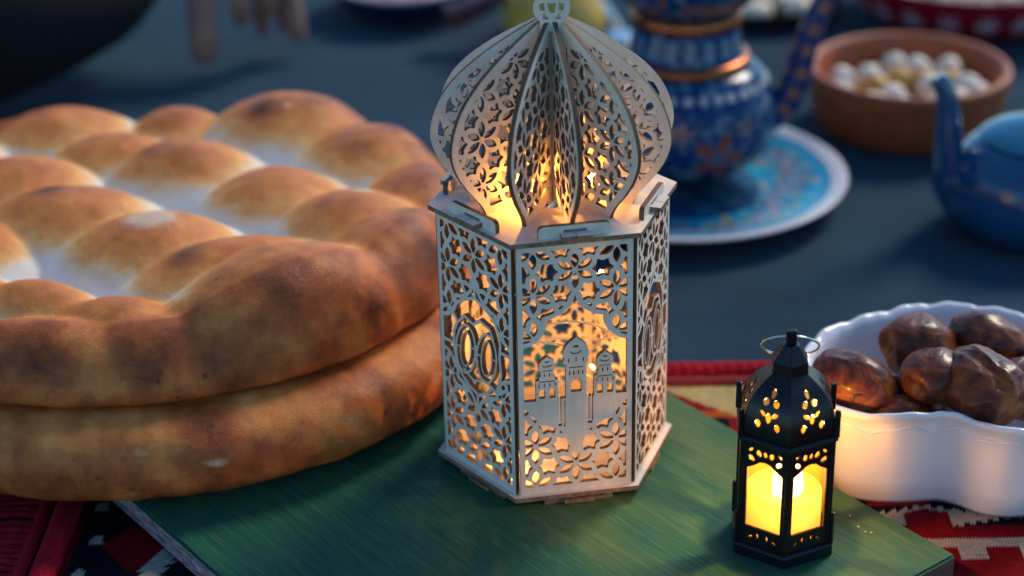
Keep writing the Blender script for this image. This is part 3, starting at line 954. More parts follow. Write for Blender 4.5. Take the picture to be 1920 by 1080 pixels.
def build_lantern():
    r = root("wooden_lantern", (0, 0, BZ + .01), "large pale plywood lantern with pierced panels, skyline cut-out and onion dome", "lantern")
    zo = -(BZ + .01)                  # children are measured from the root
    hexa = lambda R, off=0: [(R * cos(ROT + k * pi / 3), R * sin(ROT + k * pi / 3)) for k in range(6)]
    def plate(name, z0, z1, R):
        V, F = prism(hexa(R), z0, z1)
        return obj(name, mesh(name, V, F, [PLY, EDGE2], mi=[0, 0] + [1] * 6), r, (0, 0, zo))
    plate("base_plate", -TH, 0, 7.0)
    # the top plate has a round opening under the dome
    hx = hexa(7.0)
    n = 48; V, F, mi = [], [], []
    ring = [(2.0 * cos(ROT + 2 * pi * k / n), 2.0 * sin(ROT + 2 * pi * k / n)) for k in range(n)]
    outer = []
    for k in range(n):
        s = k * 6 / n; i = int(s); u = s - i
        a, b = hx[i % 6], hx[(i + 1) % 6]
        outer.append((a[0] + (b[0] - a[0]) * u, a[1] + (b[1] - a[1]) * u))
    for z in (HZ - TH, HZ):
        V += [(x, y, z) for x, y in ring] + [(x, y, z) for x, y in outer]
    for k in range(n):
        k2 = (k + 1) % n
        F.append((2 * n + k, 3 * n + k, 3 * n + k2, 2 * n + k2)); mi.append(0)
        F.append((k, k2, n + k2, n + k)); mi.append(0)
        F.append((n + k, n + k2, 3 * n + k2, 3 * n + k)); mi.append(1)
        F.append((k, 2 * n + k, 2 * n + k2, k2)); mi.append(1)
    obj("top_plate", mesh("top_plate", V, F, [PLY, EDGE2], mi=mi), r, (0, 0, zo))
    m_t = sheet("tower_panel", tower_field, -PW, PW, 0, PH, .028, TH, (PLY, EDGE))
    m_m = sheet("medallion_panel", medallion_field, -PW, PW, 0, PH, .028, TH, (PLY, EDGE))
    # tab above the plate, lock wedge through it
    def tab_field(X, Y):
        d = sd_box(X, Y, -1.75, 1.75, 0, .55)
        d = np.minimum(d, np.maximum(sd_box(X, Y, -1.95, 1.95, 0, .62), -(0.0 - (np.hypot(np.maximum(np.abs(X) - 1.75, 0), np.maximum(Y - .42, 0)) - .2))))
        return np.minimum(-d, 9)
    m_tab = sheet("panel_tab", lambda X, Y: np.minimum(-sd_box(X, Y, -1.95, 1.95, 0, .68), .28 - np.where((np.abs(X) > 1.67) & (Y > .40), np.hypot(np.abs(X) - 1.67, Y - .40), 0)), -1.95, 1.95, 0, .7, .03, TH, (PLY, EDGE))
    def lock_field(X, Y):
        g = -sd_box(X, Y, -.82, .82, 0, .52)
        for s in (-1, 1): g = np.minimum(g, np.maximum(np.abs(X - s * .5) - .10, np.abs(Y - .47) - .05))
        return np.minimum(g, np.maximum(np.abs(X) - .015, -(Y - .0)) if False else 9)
    V, F = join(box(-.82, -.02, -.60, .16, .0, .25), box(.02, .82, -.60, .16, .0, .25), box(-.62, .62, -.02, .14, .25, .40))
    m_lock = mesh("lock_wedge", V, F, [PLY, EDGE2], mi=[0, 0, 1, 1, 1, 1] * 3)
    m_foot = mesh("foot_tab", *join(box(-1.95, 1.95, -TH / 2, TH / 2, -.5, 0), box(-.85, .85, -.42, .42, -.42, -.17)), [EDGE2])
    V, F = join(box(-.36, .36, -.09, .09, -.05, .05))
    m_link = mesh("corner_link", V, F, [PLY])
    AP = 5.62
    for k in range(6):
        a = ROT + radians(270 + 60 * k)
        p = obj("side_panel", m_t if k % 2 == 0 else m_m, r, (AP * cos(a), AP * sin(a), zo), (0, 0, ROT + k * pi / 3))
        if k == 0: p["label"] = "front panel with three domed towers cut out"
        obj("panel_tab", m_tab, p, (0, 0, HZ))
        obj("lock_wedge", m_lock, p, (0.02, -TH / 2, HZ + .05))
        obj("foot_tab", m_foot, p, (.15, 0, -TH))
        c = ROT + radians(300 + 60 * k)
        for z in (2.75, 12.45):
            obj("corner_link", m_link, p, (PW + .02, .18, z), (0, 0, pi / 6))
    m_f = sheet("dome_fin", fin_field, 0, 6.8, -.3, 10.4, .03, .26, (PLY, EDGE))
    for ang in (-82, -54, -20.6, 11.5, 41.5, 70, 99, 128, 158, 190, 218, 248):
        a = radians(ang - 90)
        obj("dome_fin", m_f, r, (0.0, 0.0, zo + HZ), (0, 0, a))
    m_fin = sheet("finial", finial_field, -1.3, 1.3, 9.5, 14.4, .03, .26, (PLY, EDGE))
    obj("finial", m_fin, r, (0, -.62, zo + HZ), (0, 0, .03))
    return r

def point_light(name, loc, watts, colr, rad):
    l = bpy.data.lights.new(name, 'POINT')
    l.energy = watts; l.color = colr; l.shadow_soft_size = rad * S
    o = bpy.data.objects.new(name, l)
    o.location = Vector(loc) * S
    col.objects.link(o)
    return o

WARM = (1.0, .42, .065)
def build_string_lights():
    r = root("string_lights", (0, 0, .02), "warm string lights coiled inside the wooden lantern", "string lights")
    bulbs = [(-2.35, -3.3, .75, 1.0), (-3.0, 1.6, 5.4, .35), (2.2, 2.6, 3.2, .35), (.6, .6, 8.6, .3), (2.6, -.9, 11.2, .22), (-1.6, 2.6, 12.2, .22),
             (1.75, -1.05, HZ + 1.05, .8), (-1.35, -1.8, HZ + .9, 1.3), (.8, 2.2, HZ + 1.3, .8), (-1.6, 2.0, HZ + 3.4, .4), (2.4, .9, HZ + 2.2, .5)]
    V, F = sphere(.15, 14, 8)
    me = mesh("bulb", V, F, [BULB], True)
    for x, y, z, w in bulbs:
        obj("bulb", me, r, (x, y, z - .02))
        point_light("bulb_glow", (x * 1.0 + .0, y + .0, z + .25), .062 * w, WARM, .12)
    # coiled cable through the bulbs
    pts = [(-2.2, -3.2, .5), (-1.2, -3.6, 3.0), (1.2, -3.4, 6.6), (3.0, -2.2, 8.4), (2.8, .8, 8.8), (.4, 2.4, 8.2), (-2.6, 1.4, 7.6), (-3.2, -1.2, 7.2), (-1.2, -2.8, 8.8), (1.4, -3.0, 9.2), (3.2, -.8, 7.2), (2.2, 2.4, 5.2), (-.8, 3.0, 5.0), (-3.0, 1.4, 5.2), (-3.3, -1.8, 6.4), (-2.2, -3.0, 8.2), (.2, -3.4, 10.2), (.6, -3.0, 12.2), (-.4, -1.2, 14.0), (.3, .2, HZ + .6), (1.7, -1.0, HZ + .9), (1.2, 1.2, HZ + 1.2), (-1.3, -1.7, HZ + .75), (-1.5, 2.0, HZ + 3.0)]
    V, F = tube(spline(pts, 240), .075, 8)
    obj("cable", mesh("cable", V, F, [CABLE], True), r, (0, 0, -.02))
    pts2 = [(-2.4, -3.0, .5), (-3.4, -1.0, 2.4), (-2.2, 1.8, 3.4), (1.2, 2.6, 3.0), (3.2, .8, 2.6), (2.8, -2.0, 4.4), (.8, -3.5, 7.8), (-1.6, -3.2, 8.4), (-3.2, -.6, 9.6), (-1.6, 2.4, 12.0), (2.4, -.8, 11.0)]
    V, F = tube(spline(pts2, 140), .075, 8)
    obj("cable", mesh("cable", V, F, [CABLE], True), r, (0, 0, -.02))

# ------------------------------------------------------------------ small black lantern
def ms_surface(field, x0, x1, nx, y0, y1, ny):
    """marching-squares cells of field > 0 as small faces in (u, v): bends well"""
    xs = np.linspace(x0, x1, nx + 1); ys = np.linspace(y0, y1, ny + 1)
    X, Y = np.meshgrid(xs, ys)
    G = field(X, Y); G = np.where(np.abs(G) < 1e-6, 1e-6, G)
    V, F, idx = [], [], {}
    def vid(k, x, y):
        if k not in idx: idx[k] = len(V); V.append((x, y))
        return idx[k]
    for j in range(ny):
        for i in range(nx):
            c = [(j, i), (j, i + 1), (j + 1, i + 1), (j + 1, i)]
            g = [G[q] for q in c]
            if max(g) <= 0: continue
            P = []
            for a in range(4):
                b = (a + 1) % 4
                (ja, ia), (jb, ib) = c[a], c[b]
                if g[a] > 0: P.append(vid(('c', ja, ia), xs[ia], ys[ja]))
                if (g[a] > 0) != (g[b] > 0):
                    t = g[a] / (g[a] - g[b])
                    k = ('e',) + tuple(sorted((c[a], c[b])))
                    P.append(vid(k, xs[ia] + (xs[ib] - xs[ia]) * t, ys[ja] + (ys[jb] - ys[ja]) * t))
            if len(P) >= 3: F.append(P)
    return V, F

def build_black_lantern():
    cx, cy = 12.05, -9.6
    ang0 = radians(-90 - 4)                      # a corner towards the camera
    r = root("black_lantern", (cx, cy, BZ + .01), "small black metal lantern with a wire ring and lit amber windows", "lantern", rz=ang0)
    Z = -(BZ + .01)
    hexa = lambda R: [(R * cos(k * pi / 3), R * sin(k * pi / 3)) for k in range(6)]
    def loft(name, rz, mat=BLACK, bev=.04):
        V, F = [], []
        for R, z in rz: V += [(x, y, z + Z) for x, y in hexa(R)]
        for i in range(len(rz) - 1):
            for k in range(6):
                k2 = (k + 1) % 6
                F.append((i * 6 + k, i * 6 + k2, (i + 1) * 6 + k2, (i + 1) * 6 + k))
        F.append(list(range(6))[::-1]); F.append([(len(rz) - 1) * 6 + k for k in range(6)])
        o = obj(name, mesh(name, V, F, [mat]), r)
        return bevel(o, bev)
    loft("base", [(3.02, BZ + .01), (3.02, BZ + .62), (2.88, BZ + .74)])
    # six pierced side panels
    W, H0, H1 = 1.34, BZ + .74, 6.35
    bw = 1.02
    def side(X, Y):
        yb, ys, yt = 1.05, 4.75, 5.2
        win = [(-bw, yb), (bw, yb), (bw, ys - .1), (.62, ys + .12), (.30, yt - .06), (0, yt), (-.30, yt - .06), (-.62, ys + .12), (-bw, ys - .1)]
        g = sd_poly(win, X, Y)
        # fan of petals above the arch
        for q, (px, py, an, L, w) in enumerate([(-.78, 5.28, 2.3, .24, .13), (-.36, 5.66, 1.9, .22, .13), (.36, 5.66, 1.24, .22, .13), (.78, 5.28, .84, .24, .13), (0, 5.66, pi / 2, .18, .10), (-.84, 5.78, .9, .18, .08), (.84, 5.78, 2.24, .18, .08)]):
            g = np.minimum(g, lens(X, Y, px, py, an, L, w))
        for px, an in ((-.7, .6), (-.28, 1.57), (.28, 1.57), (.7, 2.5)):
            g = np.minimum(g, lens(X, Y, px, .55 if abs(px) < .5 else .42, an, .17, .075))
        return np.minimum(g, -sd_box(X, Y, -W, W, H0, H1))
    m = sheet("side_panel", side, -W, W, H0, H1, .03, .12, (BLACK, BLACK))
    ap = 2.68 * cos(pi / 6)
    pane = mesh("amber_pane", [(-1.25, 0, H0 + .1), (1.25, 0, H0 + .1), (1.25, 0, H1 - .05), (-1.25, 0, H1 - .05)], [(0, 1, 2, 3)], [FILM])
    for k in range(6):
        a = pi / 6 + k * pi / 3
        p = obj("side_panel", m, r, (ap * cos(a), ap * sin(a), Z), (0, 0, a + pi / 2))
        obj("amber_pane", pane, p, (0, .09, 0))
    # corner posts
    Vp, Fp = [], []
    post = [(2.78, -.16), (2.86, 0), (2.78, .16), (2.50, .17), (2.50, -.17)]
    Vp, Fp = prism(post, H0 + Z, H1 + Z)
    pm = mesh("corner_post", Vp, Fp, [BLACK])
    fl = mesh("corner_flange", *join(prism([(2.84, -.10), (3.02, -.10), (3.02, .10), (2.84, .10)], H0 + Z, 1.9 + Z)), [BLACK])
    fl2 = mesh("corner_flange", *prism([(2.72, -.09), (3.02, -.09), (3.02, .09), (2.72, .09)], 6.5 + Z, 8.1 + Z), [BLACK])
    for k in range(6):
        bevel(obj("corner_post", pm, r, (0, 0, 0), (0, 0, k * pi / 3)), .03)
        if k in (1, 2, 4, 5):
            bevel(obj("corner_flange", fl, r, (0, 0, 0), (0, 0, k * pi / 3)), .03)
            bevel(obj("corner_flange", fl2, r, (0, 0, 0), (0, 0, k * pi / 3)), .03)
    # eaves as an open hexagonal ring
    V, F = [], []
    for R, z in ((2.62, 6.3), (2.98, 6.3), (3.0, 6.42), (2.82, 6.56), (2.62, 6.5)):
        V += [(x, y, z + Z) for x, y in hexa(R)]
    for i in range(5):
        for k in range(6):
            k2 = (k + 1) % 6; i2 = (i + 1) % 5
            F.append((i * 6 + k, i * 6 + k2, i2 * 6 + k2, i2 * 6 + k))
    bevel(obj("eaves", mesh("eaves", V, F, [BLACK]), r), .03)
    # domed roof: six pierced facets bent to a profile
    prof = spline([(2.72, 6.45), (2.75, 7.0), (2.66, 7.7), (2.40, 8.4), (1.95, 9.0), (1.42, 9.45), (.98, 9.75)], 60)
    ln = np.concatenate([[0], np.cumsum(np.hypot(*np.diff(prof, axis=0).T))])
    TOT = ln[-1]
    def roof(X, Y):                       # X in -1..1 across the facet, Y along the profile in cm
        Rr = np.interp(Y, ln, prof[:, 0])
        U = X * Rr * .5
        g = np.full(X.shape, 9.0)
        def drop(px, py, an, L, w): return lens(U, Y, px, py, an, L, w)
        for d in [drop(0, 1.40, pi / 2, .30, .15), drop(-.34, 1.60, 2.4, .22, .10), drop(.34, 1.60, .75, .22, .10), drop(-.28, 2.25, 1.2, .22, .17), drop(.28, 2.25, 1.94, .22, .17),
                  drop(0, 2.78, pi / 2, .27, .13), drop(-.55, .98, pi / 2, .24, .15), drop(.55, .98, pi / 2, .24, .15)]:
            g = np.minimum(g, d)
        return g
    uv, F = ms_surface(roof, -1, 1, 56, 0, TOT, 84)
    V = []
    for u, v_ in uv:
        R = float(np.interp(v_, ln, prof[:, 0])); z = float(np.interp(v_, ln, prof[:, 1]))
        V.append((u * R * .5, -R * cos(pi / 6), z + Z))
    mr = mesh("roof_facet", V, F, [BLACK])
    for k in range(6):
        o = obj("roof_facet", mr, r, (0, 0, 0), (0, 0, pi / 6 + k * pi / 3 + pi / 2))
        md = o.modifiers.new("thickness", 'SOLIDIFY'); md.thickness = .0009; md.offset = 1 if False else -1
    loft("cap", [(.86, 9.6), (1.08, 9.72), (1.05, 10.35), (.50, 11.15), (.46, 11.2)])
    V, F = prism([(-.28, -.17), (.28, -.17), (.28, .17), (-.28, .17)], 11.15 + Z, 12.0 + Z)
    bevel(obj("ring_lug", mesh("ring_lug", V, F, [BLACK]), r, rot=(0, 0, pi / 2 + .1)), .06)
    th = np.linspace(0, 2 * pi, 49)[:-1]
    pts = [(1.5 * cos(a), 1.5 * sin(a), 0) for a in th]
    V, F = tube(pts + pts[:1], .062, 10, cap=False)
    # threaded through the lug and fallen back behind the cap
    tilt = Matrix.Rotation(-ang0, 4, 'Z') @ Matrix.Translation(Vector((.12, 1.02, 11.62 - 1.1 + Z))) @ Matrix.Rotation(.10, 4, 'Y') @ Matrix.Rotation(-radians(47), 4, 'X')
    V = [tuple(tilt @ Vector(p)) for p in V]
    o = obj("wire_ring", mesh("wire_ring", V, F, [STEEL], True), r)
    # the lit candle
    c = root("candle", (cx, cy, BZ + .76), "glowing yellow candle standing inside the small black lantern", "candle")
    V, F, _ = lathe([(2.02, 0), (2.05, .1), (2.05, 2.45), (1.96, 2.56), (1.6, 2.5), (1.0, 2.38), (.62, 2.2)], 48)
    F = F[:-2]
    obj("wax", mesh("wax", V, F, [WAX], True), c)
    V, F, _ = lathe([(0.02, .9), (.55, 1.2), (.80, 2.0), (.84, 2.8), (.74, 3.6), (.50, 4.2), (.18, 4.75), (0.01, 4.9)], 24)
    obj("flame", mesh("flame", V, F, [FLAME], True), c, (.22, 0, 0))
    point_light("flame_glow", (cx, cy - .1, BZ + .76 + 5.25), .42, (1.0, .50, .13), .3)
    point_light("flame_glow", (cx, cy - .95, BZ + .76 + 1.9), .020, (1.0, .52, .18), .2)

# ------------------------------------------------------------------ dish of dates
def build_dish():
    cx, cy, zr = 23.2, 1.2, 4.0
    r = root("date_dish", (cx, cy, RUGZ + .05), "white scalloped porcelain dish holding dates on the rug", "dish")
    # plan outline through unprojected rim points (degrees, radius)
    pts = [(-160, 8.6), (-146, 9.0), (-130, 7.5), (-117, 6.3), (-106, 5.7), (-94, 6.1), (-80, 7.6), (-66, 8.3), (-45, 8.6), (-20, 8.7), (5, 8.4), (30, 8.2), (55, 7.6), (75, 7.4), (95, 7.2), (112, 6.9), (128, 7.1), (148, 7.8), (172, 8.3)]
    A = np.radians([p[0] for p in pts] ); Rr = np.array([p[1] for p in pts])
    A3 = np.concatenate([A - 2 * pi, A, A + 2 * pi]); R3 = np.tile(Rr, 3)
    seg = 220
    th = np.linspace(-pi, pi, seg, endpoint=False)
    # smooth interpolation
    base = np.interp(th, A3, R3)
    for _ in range(10): base = (np.roll(base, 1) + base * 2 + np.roll(base, -1)) / 4
    H = zr - RUGZ - .05
    prof = [(.78, .10), (.90, 0.0), (.935, .35), (.965, 1.6), (.985, 3.4), (1.0, 4.9), (1.012, 5.5), (1.035, 5.85), (1.05, 6.05), (1.05, 6.2), (1.03, 6.3), (1.0, 6.26), (.965, 5.9), (.94, 5.0), (.92, 3.0), (.88, 1.2), (.78, .7), (.4, .55), (.0, .55)]
    V, F = [], []
    for q, (k, z) in enumerate(prof):
        for i in range(seg):
            R = base[i]
            sc_ = 0.0
            if z > 5.3:
                sc_ = .15 * abs(sin(th[i] * 8)) ** .9 - .09 + .022 * sin(th[i] * 32)
            zz = z / 6.3 * H
            if z > 4: zz += sc_ * 1.2 * ((z - 4) / 2.3)
            rr = R * k + (sc_ * .5 if z > 5.3 and k > .99 else 0)
            # relief scrolls under the rim
            if 4.2 < z < 5.6 and k > .97: rr += .06 * sin(th[i] * 22)
            V.append((rr * cos(th[i]), rr * sin(th[i]), zz))
    n = len(prof)
    for j in range(n - 1):
        for i in range(seg):
            i2 = (i + 1) % seg
            F.append((j * seg + i, j * seg + i2, (j + 1) * seg + i2, (j + 1) * seg + i))
    F.append(list(range(seg))[::-1])
    o = obj("bowl", mesh("bowl", V, F, [PORC], True), r)
    # raised scroll bead under the rim
    sub = []
    for i in range(seg * 2 + 1):
        a = -pi + 2 * pi * i / (seg * 2)
        R = float(np.interp(a, np.append(th, pi), np.append(base, base[0])))
        w = abs(sin(a * 8)) ** 1.3
        sub.append((R * 1.012 * cos(a), R * 1.012 * sin(a), (4.95 + .36 * w + .07 * sin(a * 32)) / 6.3 * H))
    V, F = tube(sub, .075, 6, cap=False)
    obj("rim_scroll", mesh("rim_scroll", V, F, [PORC], True), r)

def build_dates():
    # position (cm), half length, half width, yaw, pitch, seed, wrinkle, label
    D = [((17.2, -1.2, 3.9), 2.75, 1.95, -.55, .25, 1, .25, "amber brown date at the left end of the dish, its stem cap facing forward"),
         ((21.4, 2.5, 4.3), 2.35, 2.15, .5, .35, 2, .25, "round glossy date at the back of the dish, tallest one behind the others"),
         ((25.6, 2.9, 4.3), 2.45, 1.9, -.3, .1, 3, .3, "date at the back right of the dish with a pale dull patch"),
         ((21.7, -1.1, 4.2), 2.3, 2.0, .9, .2, 4, .25, "smooth brown date in the middle of the dish between the others"),
         ((24.0, -2.4, 4.3), 3.0, 2.3, -1.05, -.1, 5, .75, "largest wrinkled date at the front of the dish with folded skin"),
         ((19.4, -3.0, 2.6), 2.0, 1.4, .2, 0, 6, .9, "small dark shrivelled date low by the dish's front rim"),
         ((26.9, -1.4, 3.7), 2.6, 1.9, .9, .1, 7, .5, "dark date at the right of the dish behind the wrinkled one"),
         ((19.4, -.3, 2.3), 2.2, 1.5, .3, .2, 8, .6, "half hidden light brown date low between the left and middle dates"),
         ((22.5, .5, 1.2), 2.6, 1.8, .1, 0, 9, .4, "date buried at the bottom under the middle of the pile"),
         ((28.6, 1.0, 3.0), 2.6, 1.8, 1.5, 0, 10, .4, "date against the far right wall of the dish")]
    for (p, L, W, yaw, pit, seed, wr, label) in D:
        def fn(v):
            x, y, z = v
            n1 = noise.noise(Vector((x * 1.2 + seed * 7, y * 1.2, z * 1.2)))
            n2 = noise.noise(Vector((x * 1.0 + seed * 3, y * 1.9, z * 1.9)))
            n3 = noise.noise(Vector((x * 2.4 + seed * 5 + n1, y * 5.2, z * 5.2)))
            rid = (1 - abs(n2) * 2.2)
            k = 1 + .10 * n1 + .8 * wr * (.15 * (rid - .4) + .05 * (1 - abs(n3) * 2)) 
            sx = L * (1 - .06 * x)
            # stem dimple at one end
            d = exp(-((y * y + z * z) / .05)) * (1 if x < 0 else 0)
            return Vector((x * sx * (k - .0) + .35 * d * 1.0, y * W * k, z * W * .92 * k))
        V, F = sphere(1, 72, 48, fn)
        # turn so that the poles lie along the long axis
        def rot(v):
            return v
        me = mesh("date", V, F, [DATE], True)
        o = obj("date", me, None, p, (0, pit, yaw))
        tag(o, label, "date", "dates in the white dish")
        if seed == 1:
            V2, F2, _ = lathe([(0, -.1), (.55, -.1), (.62, .02), (.5, .1), (.38, -.02), (0, -.06)], 24)
            s = obj("stem_cap", mesh("stem_cap", V2, F2, [NAIL if False else DATE], True), o, (.9, -1.72, .15), (radians(78), .2, .35))

# ------------------------------------------------------------------ the table beyond: pots, plates and bowls
def fl(th, z, flowers, scale=1.0):
    """petal mask of painted flowers on a wall: returns (kind, value)"""
    for (ft, fz, rad, kind, R) in flowers:
        dx = ((th - ft + pi) % (2 * pi) - pi) * R; dz = z - fz
        d = hypot(dx, dz)
        if d < rad:
            a = atan2(dz, dx)
            pet = .62 + .38 * cos(a * 5)
            if d < rad * .25: return (kind, 2)
            if d < rad * pet: return (kind, 1)
            if d < rad * pet + .18: return (kind, 3)
    return None

def build_painted_teapot():
    cx, cy = 10.9, 44.0
    zb = -1.35
    r = root("painted_teapot", (cx, cy, zb), "dark blue teapot painted with red flowers and copper bands on a plate", "teapot")
    BLUE, TEAL, RED, WHT, COP = (.006, .035, .13), (.02, .13, .21), (.24, .055, .035), (.42, .44, .42), (.35, .14, .06)
    F1 = [(-1.28, 1.9, 2.1, 0, 7.2), (-.55, 2.6, 2.0, 1, 7.2), (-2.1, 2.2, 2.0, 1, 7.2), (.1, 2.0, 2.1, 0, 7.2), (-2.9, 2.0, 2.1, 0, 7.2), (1.0, 2.2, 2.0, 1, 7.2), (2.0, 2.0, 2.1, 0, 7.2), (-.95, 4.0, .9, 2, 6.6), (-1.7, 4.0, .9, 2, 6.6), (-1.6, .4, .9, 1, 6), (-.9, .3, .9, 2, 6)]
    def cfn(a, rr, z):
        th = (a + pi) % (2 * pi) - pi
        n = noise.noise(Vector((cos(a) * 9, sin(a) * 9, z * 1.6)))
        c = BLUE if n < .16 else (TEAL if n < .34 else (.09, .16, .22))
        if 8.1 < z < 10.7:
            if abs(sin(th * 9)) > .72 and abs(z - 9.4) < .75: c = (.08, .24, .34) if abs(z - 9.4) > .3 else (.16, .21, .25)
        if 6.0 < z < 6.55:
            c = WHT if sin(th * 34) > -.2 else BLUE
        f = fl(th, z, F1)
        if f and z < 6.0:
            k, v_ = f
            if k == 0: c = {1: RED, 2: TEAL, 3: (.16, .14, .16)}[v_]
            elif k == 1: c = {1: (.03, .16, .22), 2: (.2, .3, .33), 3: (.10, .18, .22)}[v_]
            else: c = {1: (.30, .24, .20), 2: RED, 3: BLUE}[v_]
        if z > 11.9 and noise.noise(Vector((cos(a) * 6, sin(a) * 6, z * .8))) > .2: c = (.17, .08, .07)
        if z < -.6: c = (.02, .05, .10)
        return c
    low = spline([(3.4, -1.35), (3.9, -1.2), (5.6, -.4), (6.9, 1.1), (7.35, 2.8), (7.15, 4.6), (6.5, 6.1), (5.6, 7.0), (4.7, 7.45)], 70)
    V, F, C = lathe([tuple(p) for p in low], 220, cfn, -zb)
    obj("lower_body", mesh("lower_body", V, F, [PAINTED], True, cols=C), r)
    V, F, C = lathe([(4.7, 7.3), (4.98, 7.4), (5.02, 7.7), (4.9, 8.05), (4.5, 8.15)], 96, None, -zb)
    obj("copper_band", mesh("copper_band", V, F, [COPPER], True), r)
    neck = spline([(4.45, 8.0), (4.35, 8.6), (4.2, 9.4), (4.1, 10.2), (4.05, 10.7)], 40)
    V, F, C = lathe([tuple(p) for p in neck], 220, cfn, -zb)
    obj("neck", mesh("neck", V, F, [PAINTED], True, cols=C), r)
    V, F, C = lathe([(4.0, 10.6), (4.3, 10.7), (4.38, 11.1), (4.28, 11.6), (4.0, 11.8)], 96, None, -zb)
    obj("copper_band", mesh("copper_band", V, F, [COPPER], True), r)
    upb = spline([(3.9, 11.75), (4.4, 12.1), (5.3, 12.9), (6.2, 14.2), (6.3, 15.0), (5.4, 16.8), (3.6, 17.8), (1.0, 18.3), (.02, 18.4)], 60)
    V, F, C = lathe([tuple(p) for p in upb], 160, cfn, -zb)
    obj("upper_body", mesh("upper_body", V, F, [PAINTED], True, cols=C), r)
    # the curved spout at the right, blue with copper dots
    P = spline([(6.0, 0, 2.4), (7.6, 0, 3.6), (8.6, 0, 5.6), (9.2, 0, 8.2), (9.9, 0, 10.6), (11.2, 0, 13.2), (12.6, 0, 14.6)], 80)
    P[:, 2] -= zb
    rad = np.interp(np.linspace(0, 1, 80), [0, .2, .5, 1], [1.55, 1.25, .98, .75])
    V, F = tube(P, list(rad), 28)
    C = []
    for i in range(80):
        for k in range(28):
            s = i / 80 * 9
            d = hypot((s % 1.0 - .5) * 1.6, min(abs(k / 28 * 4 % 1 - .5), 1) * 1.6)
            C.append((.30, .12, .07) if d < .42 else BLUE)
    obj("spout", mesh("spout", V, F, [PAINTED], True, cols=C), r)
    # the plate under it
    p = root("saucer_plate", (cx - .3, 41.4, TZ - .02), "turquoise flowered plate with a white rim under the painted teapot", "plate")
    def pc(a, rr, z):
        if rr > 11.55: return (.66, .62, .62)
        n = noise.noise(Vector((cos(a) * rr * .55, sin(a) * rr * .55, 3)))
        n2 = noise.noise(Vector((cos(a) * rr * 1.6, sin(a) * rr * 1.6, 8)))
        n3 = noise.noise(Vector((cos(a) * rr * .9, sin(a) * rr * .9, 15)))
        c = (.0, .33, .50)
        if 6.2 < rr < 10.6:
            w = abs(rr - 8.6 - .8 * sin(a * 4))
            if w < 1.25:
                c = (.28, .13, .12) if n2 > .16 else ((.34, .34, .32) if n2 > .02 else ((.01, .10, .20) if n2 < -.22 else (.0, .26, .42)))
            elif w < 1.7 and n3 > .05: c = (.10, .22, .10)
            elif n3 > .28: c = (.36, .30, .14)
            elif n3 < -.3: c = (.015, .12, .30)
        elif rr <= 6.2: c = (.012, .06, .13) if n > -.1 else (.04, .14, .20)
        elif rr > 10.9 : c = (.02, .26, .42)
        return c
    pr = [(6.0, 0), (6.3, .05), (8.6, .35), (10.9, 1.0), (12.2, 1.55), (12.75, 1.75), (12.85, 1.92), (12.7, 2.0), (12.3, 1.95)]
    pr += [(12.3 - .16 * k, 1.95 - .062 * k + .0007 * k * k) for k in range(1, 44)] + [(4.5, .55), (3, .5), (1, .5), (.02, .5)]
    pr = [(a, min(b, 2.0) if a > 5.4 else .62) for a, b in pr]
    V, F, C = lathe(pr, 260, pc)
    obj("dish", mesh("dish", V, F, [PAINTED], True, cols=C), p)

def build_enamel_teapot():
    cx, cy = 36.2, 34.2
    r = root("enamel_teapot", (cx, cy, TZ), "plain blue enamel teapot at the right edge, spout pointing left", "teapot")
    pr = spline([(4.3, 0), (5.2, .25), (6.2, 1.6), (6.5, 3.3), (6.2, 5.2), (5.2, 6.5), (4.3, 7.1), (3.95, 7.25)], 60)
    V, F, _ = lathe([tuple(p) for p in pr], 96)
    obj("body", mesh("body", V, F, [ENAMEL], True), r)
    V, F, _ = lathe([tuple(p) for p in spline([(4.15, 7.2), (4.35, 7.3), (4.25, 7.5), (3.4, 8.0), (2.0, 8.45), (.7, 8.65), (.02, 8.7)], 40)], 72)
    lid = obj("lid", mesh("lid", V, F, [LIDM], True), r)
    V, F = sphere(.75, 20, 12)
    obj("knob", mesh("knob", V, F, [ENAMEL], True), lid, (0, 0, 9.25))
    P = spline([(-4.6, .6, 2.0), (-6.0, .6, 3.4), (-6.4, .6, 5.6), (-6.65, .6, 8.4), (-7.0, .6, 10.6), (-7.7, .6, 11.8)], 50)
    rad = np.interp(np.linspace(0, 1, 50), [0, .3, .65, 1], [2.0, 1.25, .85, .68])
    V, F = tube(P, list(rad), 28)
    obj("spout", mesh("spout", V, F, [ENAMEL], True), r)
    P = spline([(5.0, 0, 5.4), (7.4, 0, 6.2), (9.0, 0, 4.6), (8.4, 0, 2.4), (6.0, 0, 1.6)], 40)
    V, F = tube(P, .5, 16)
    obj("handle", mesh("handle", V, F, [ENAMEL], True), r)

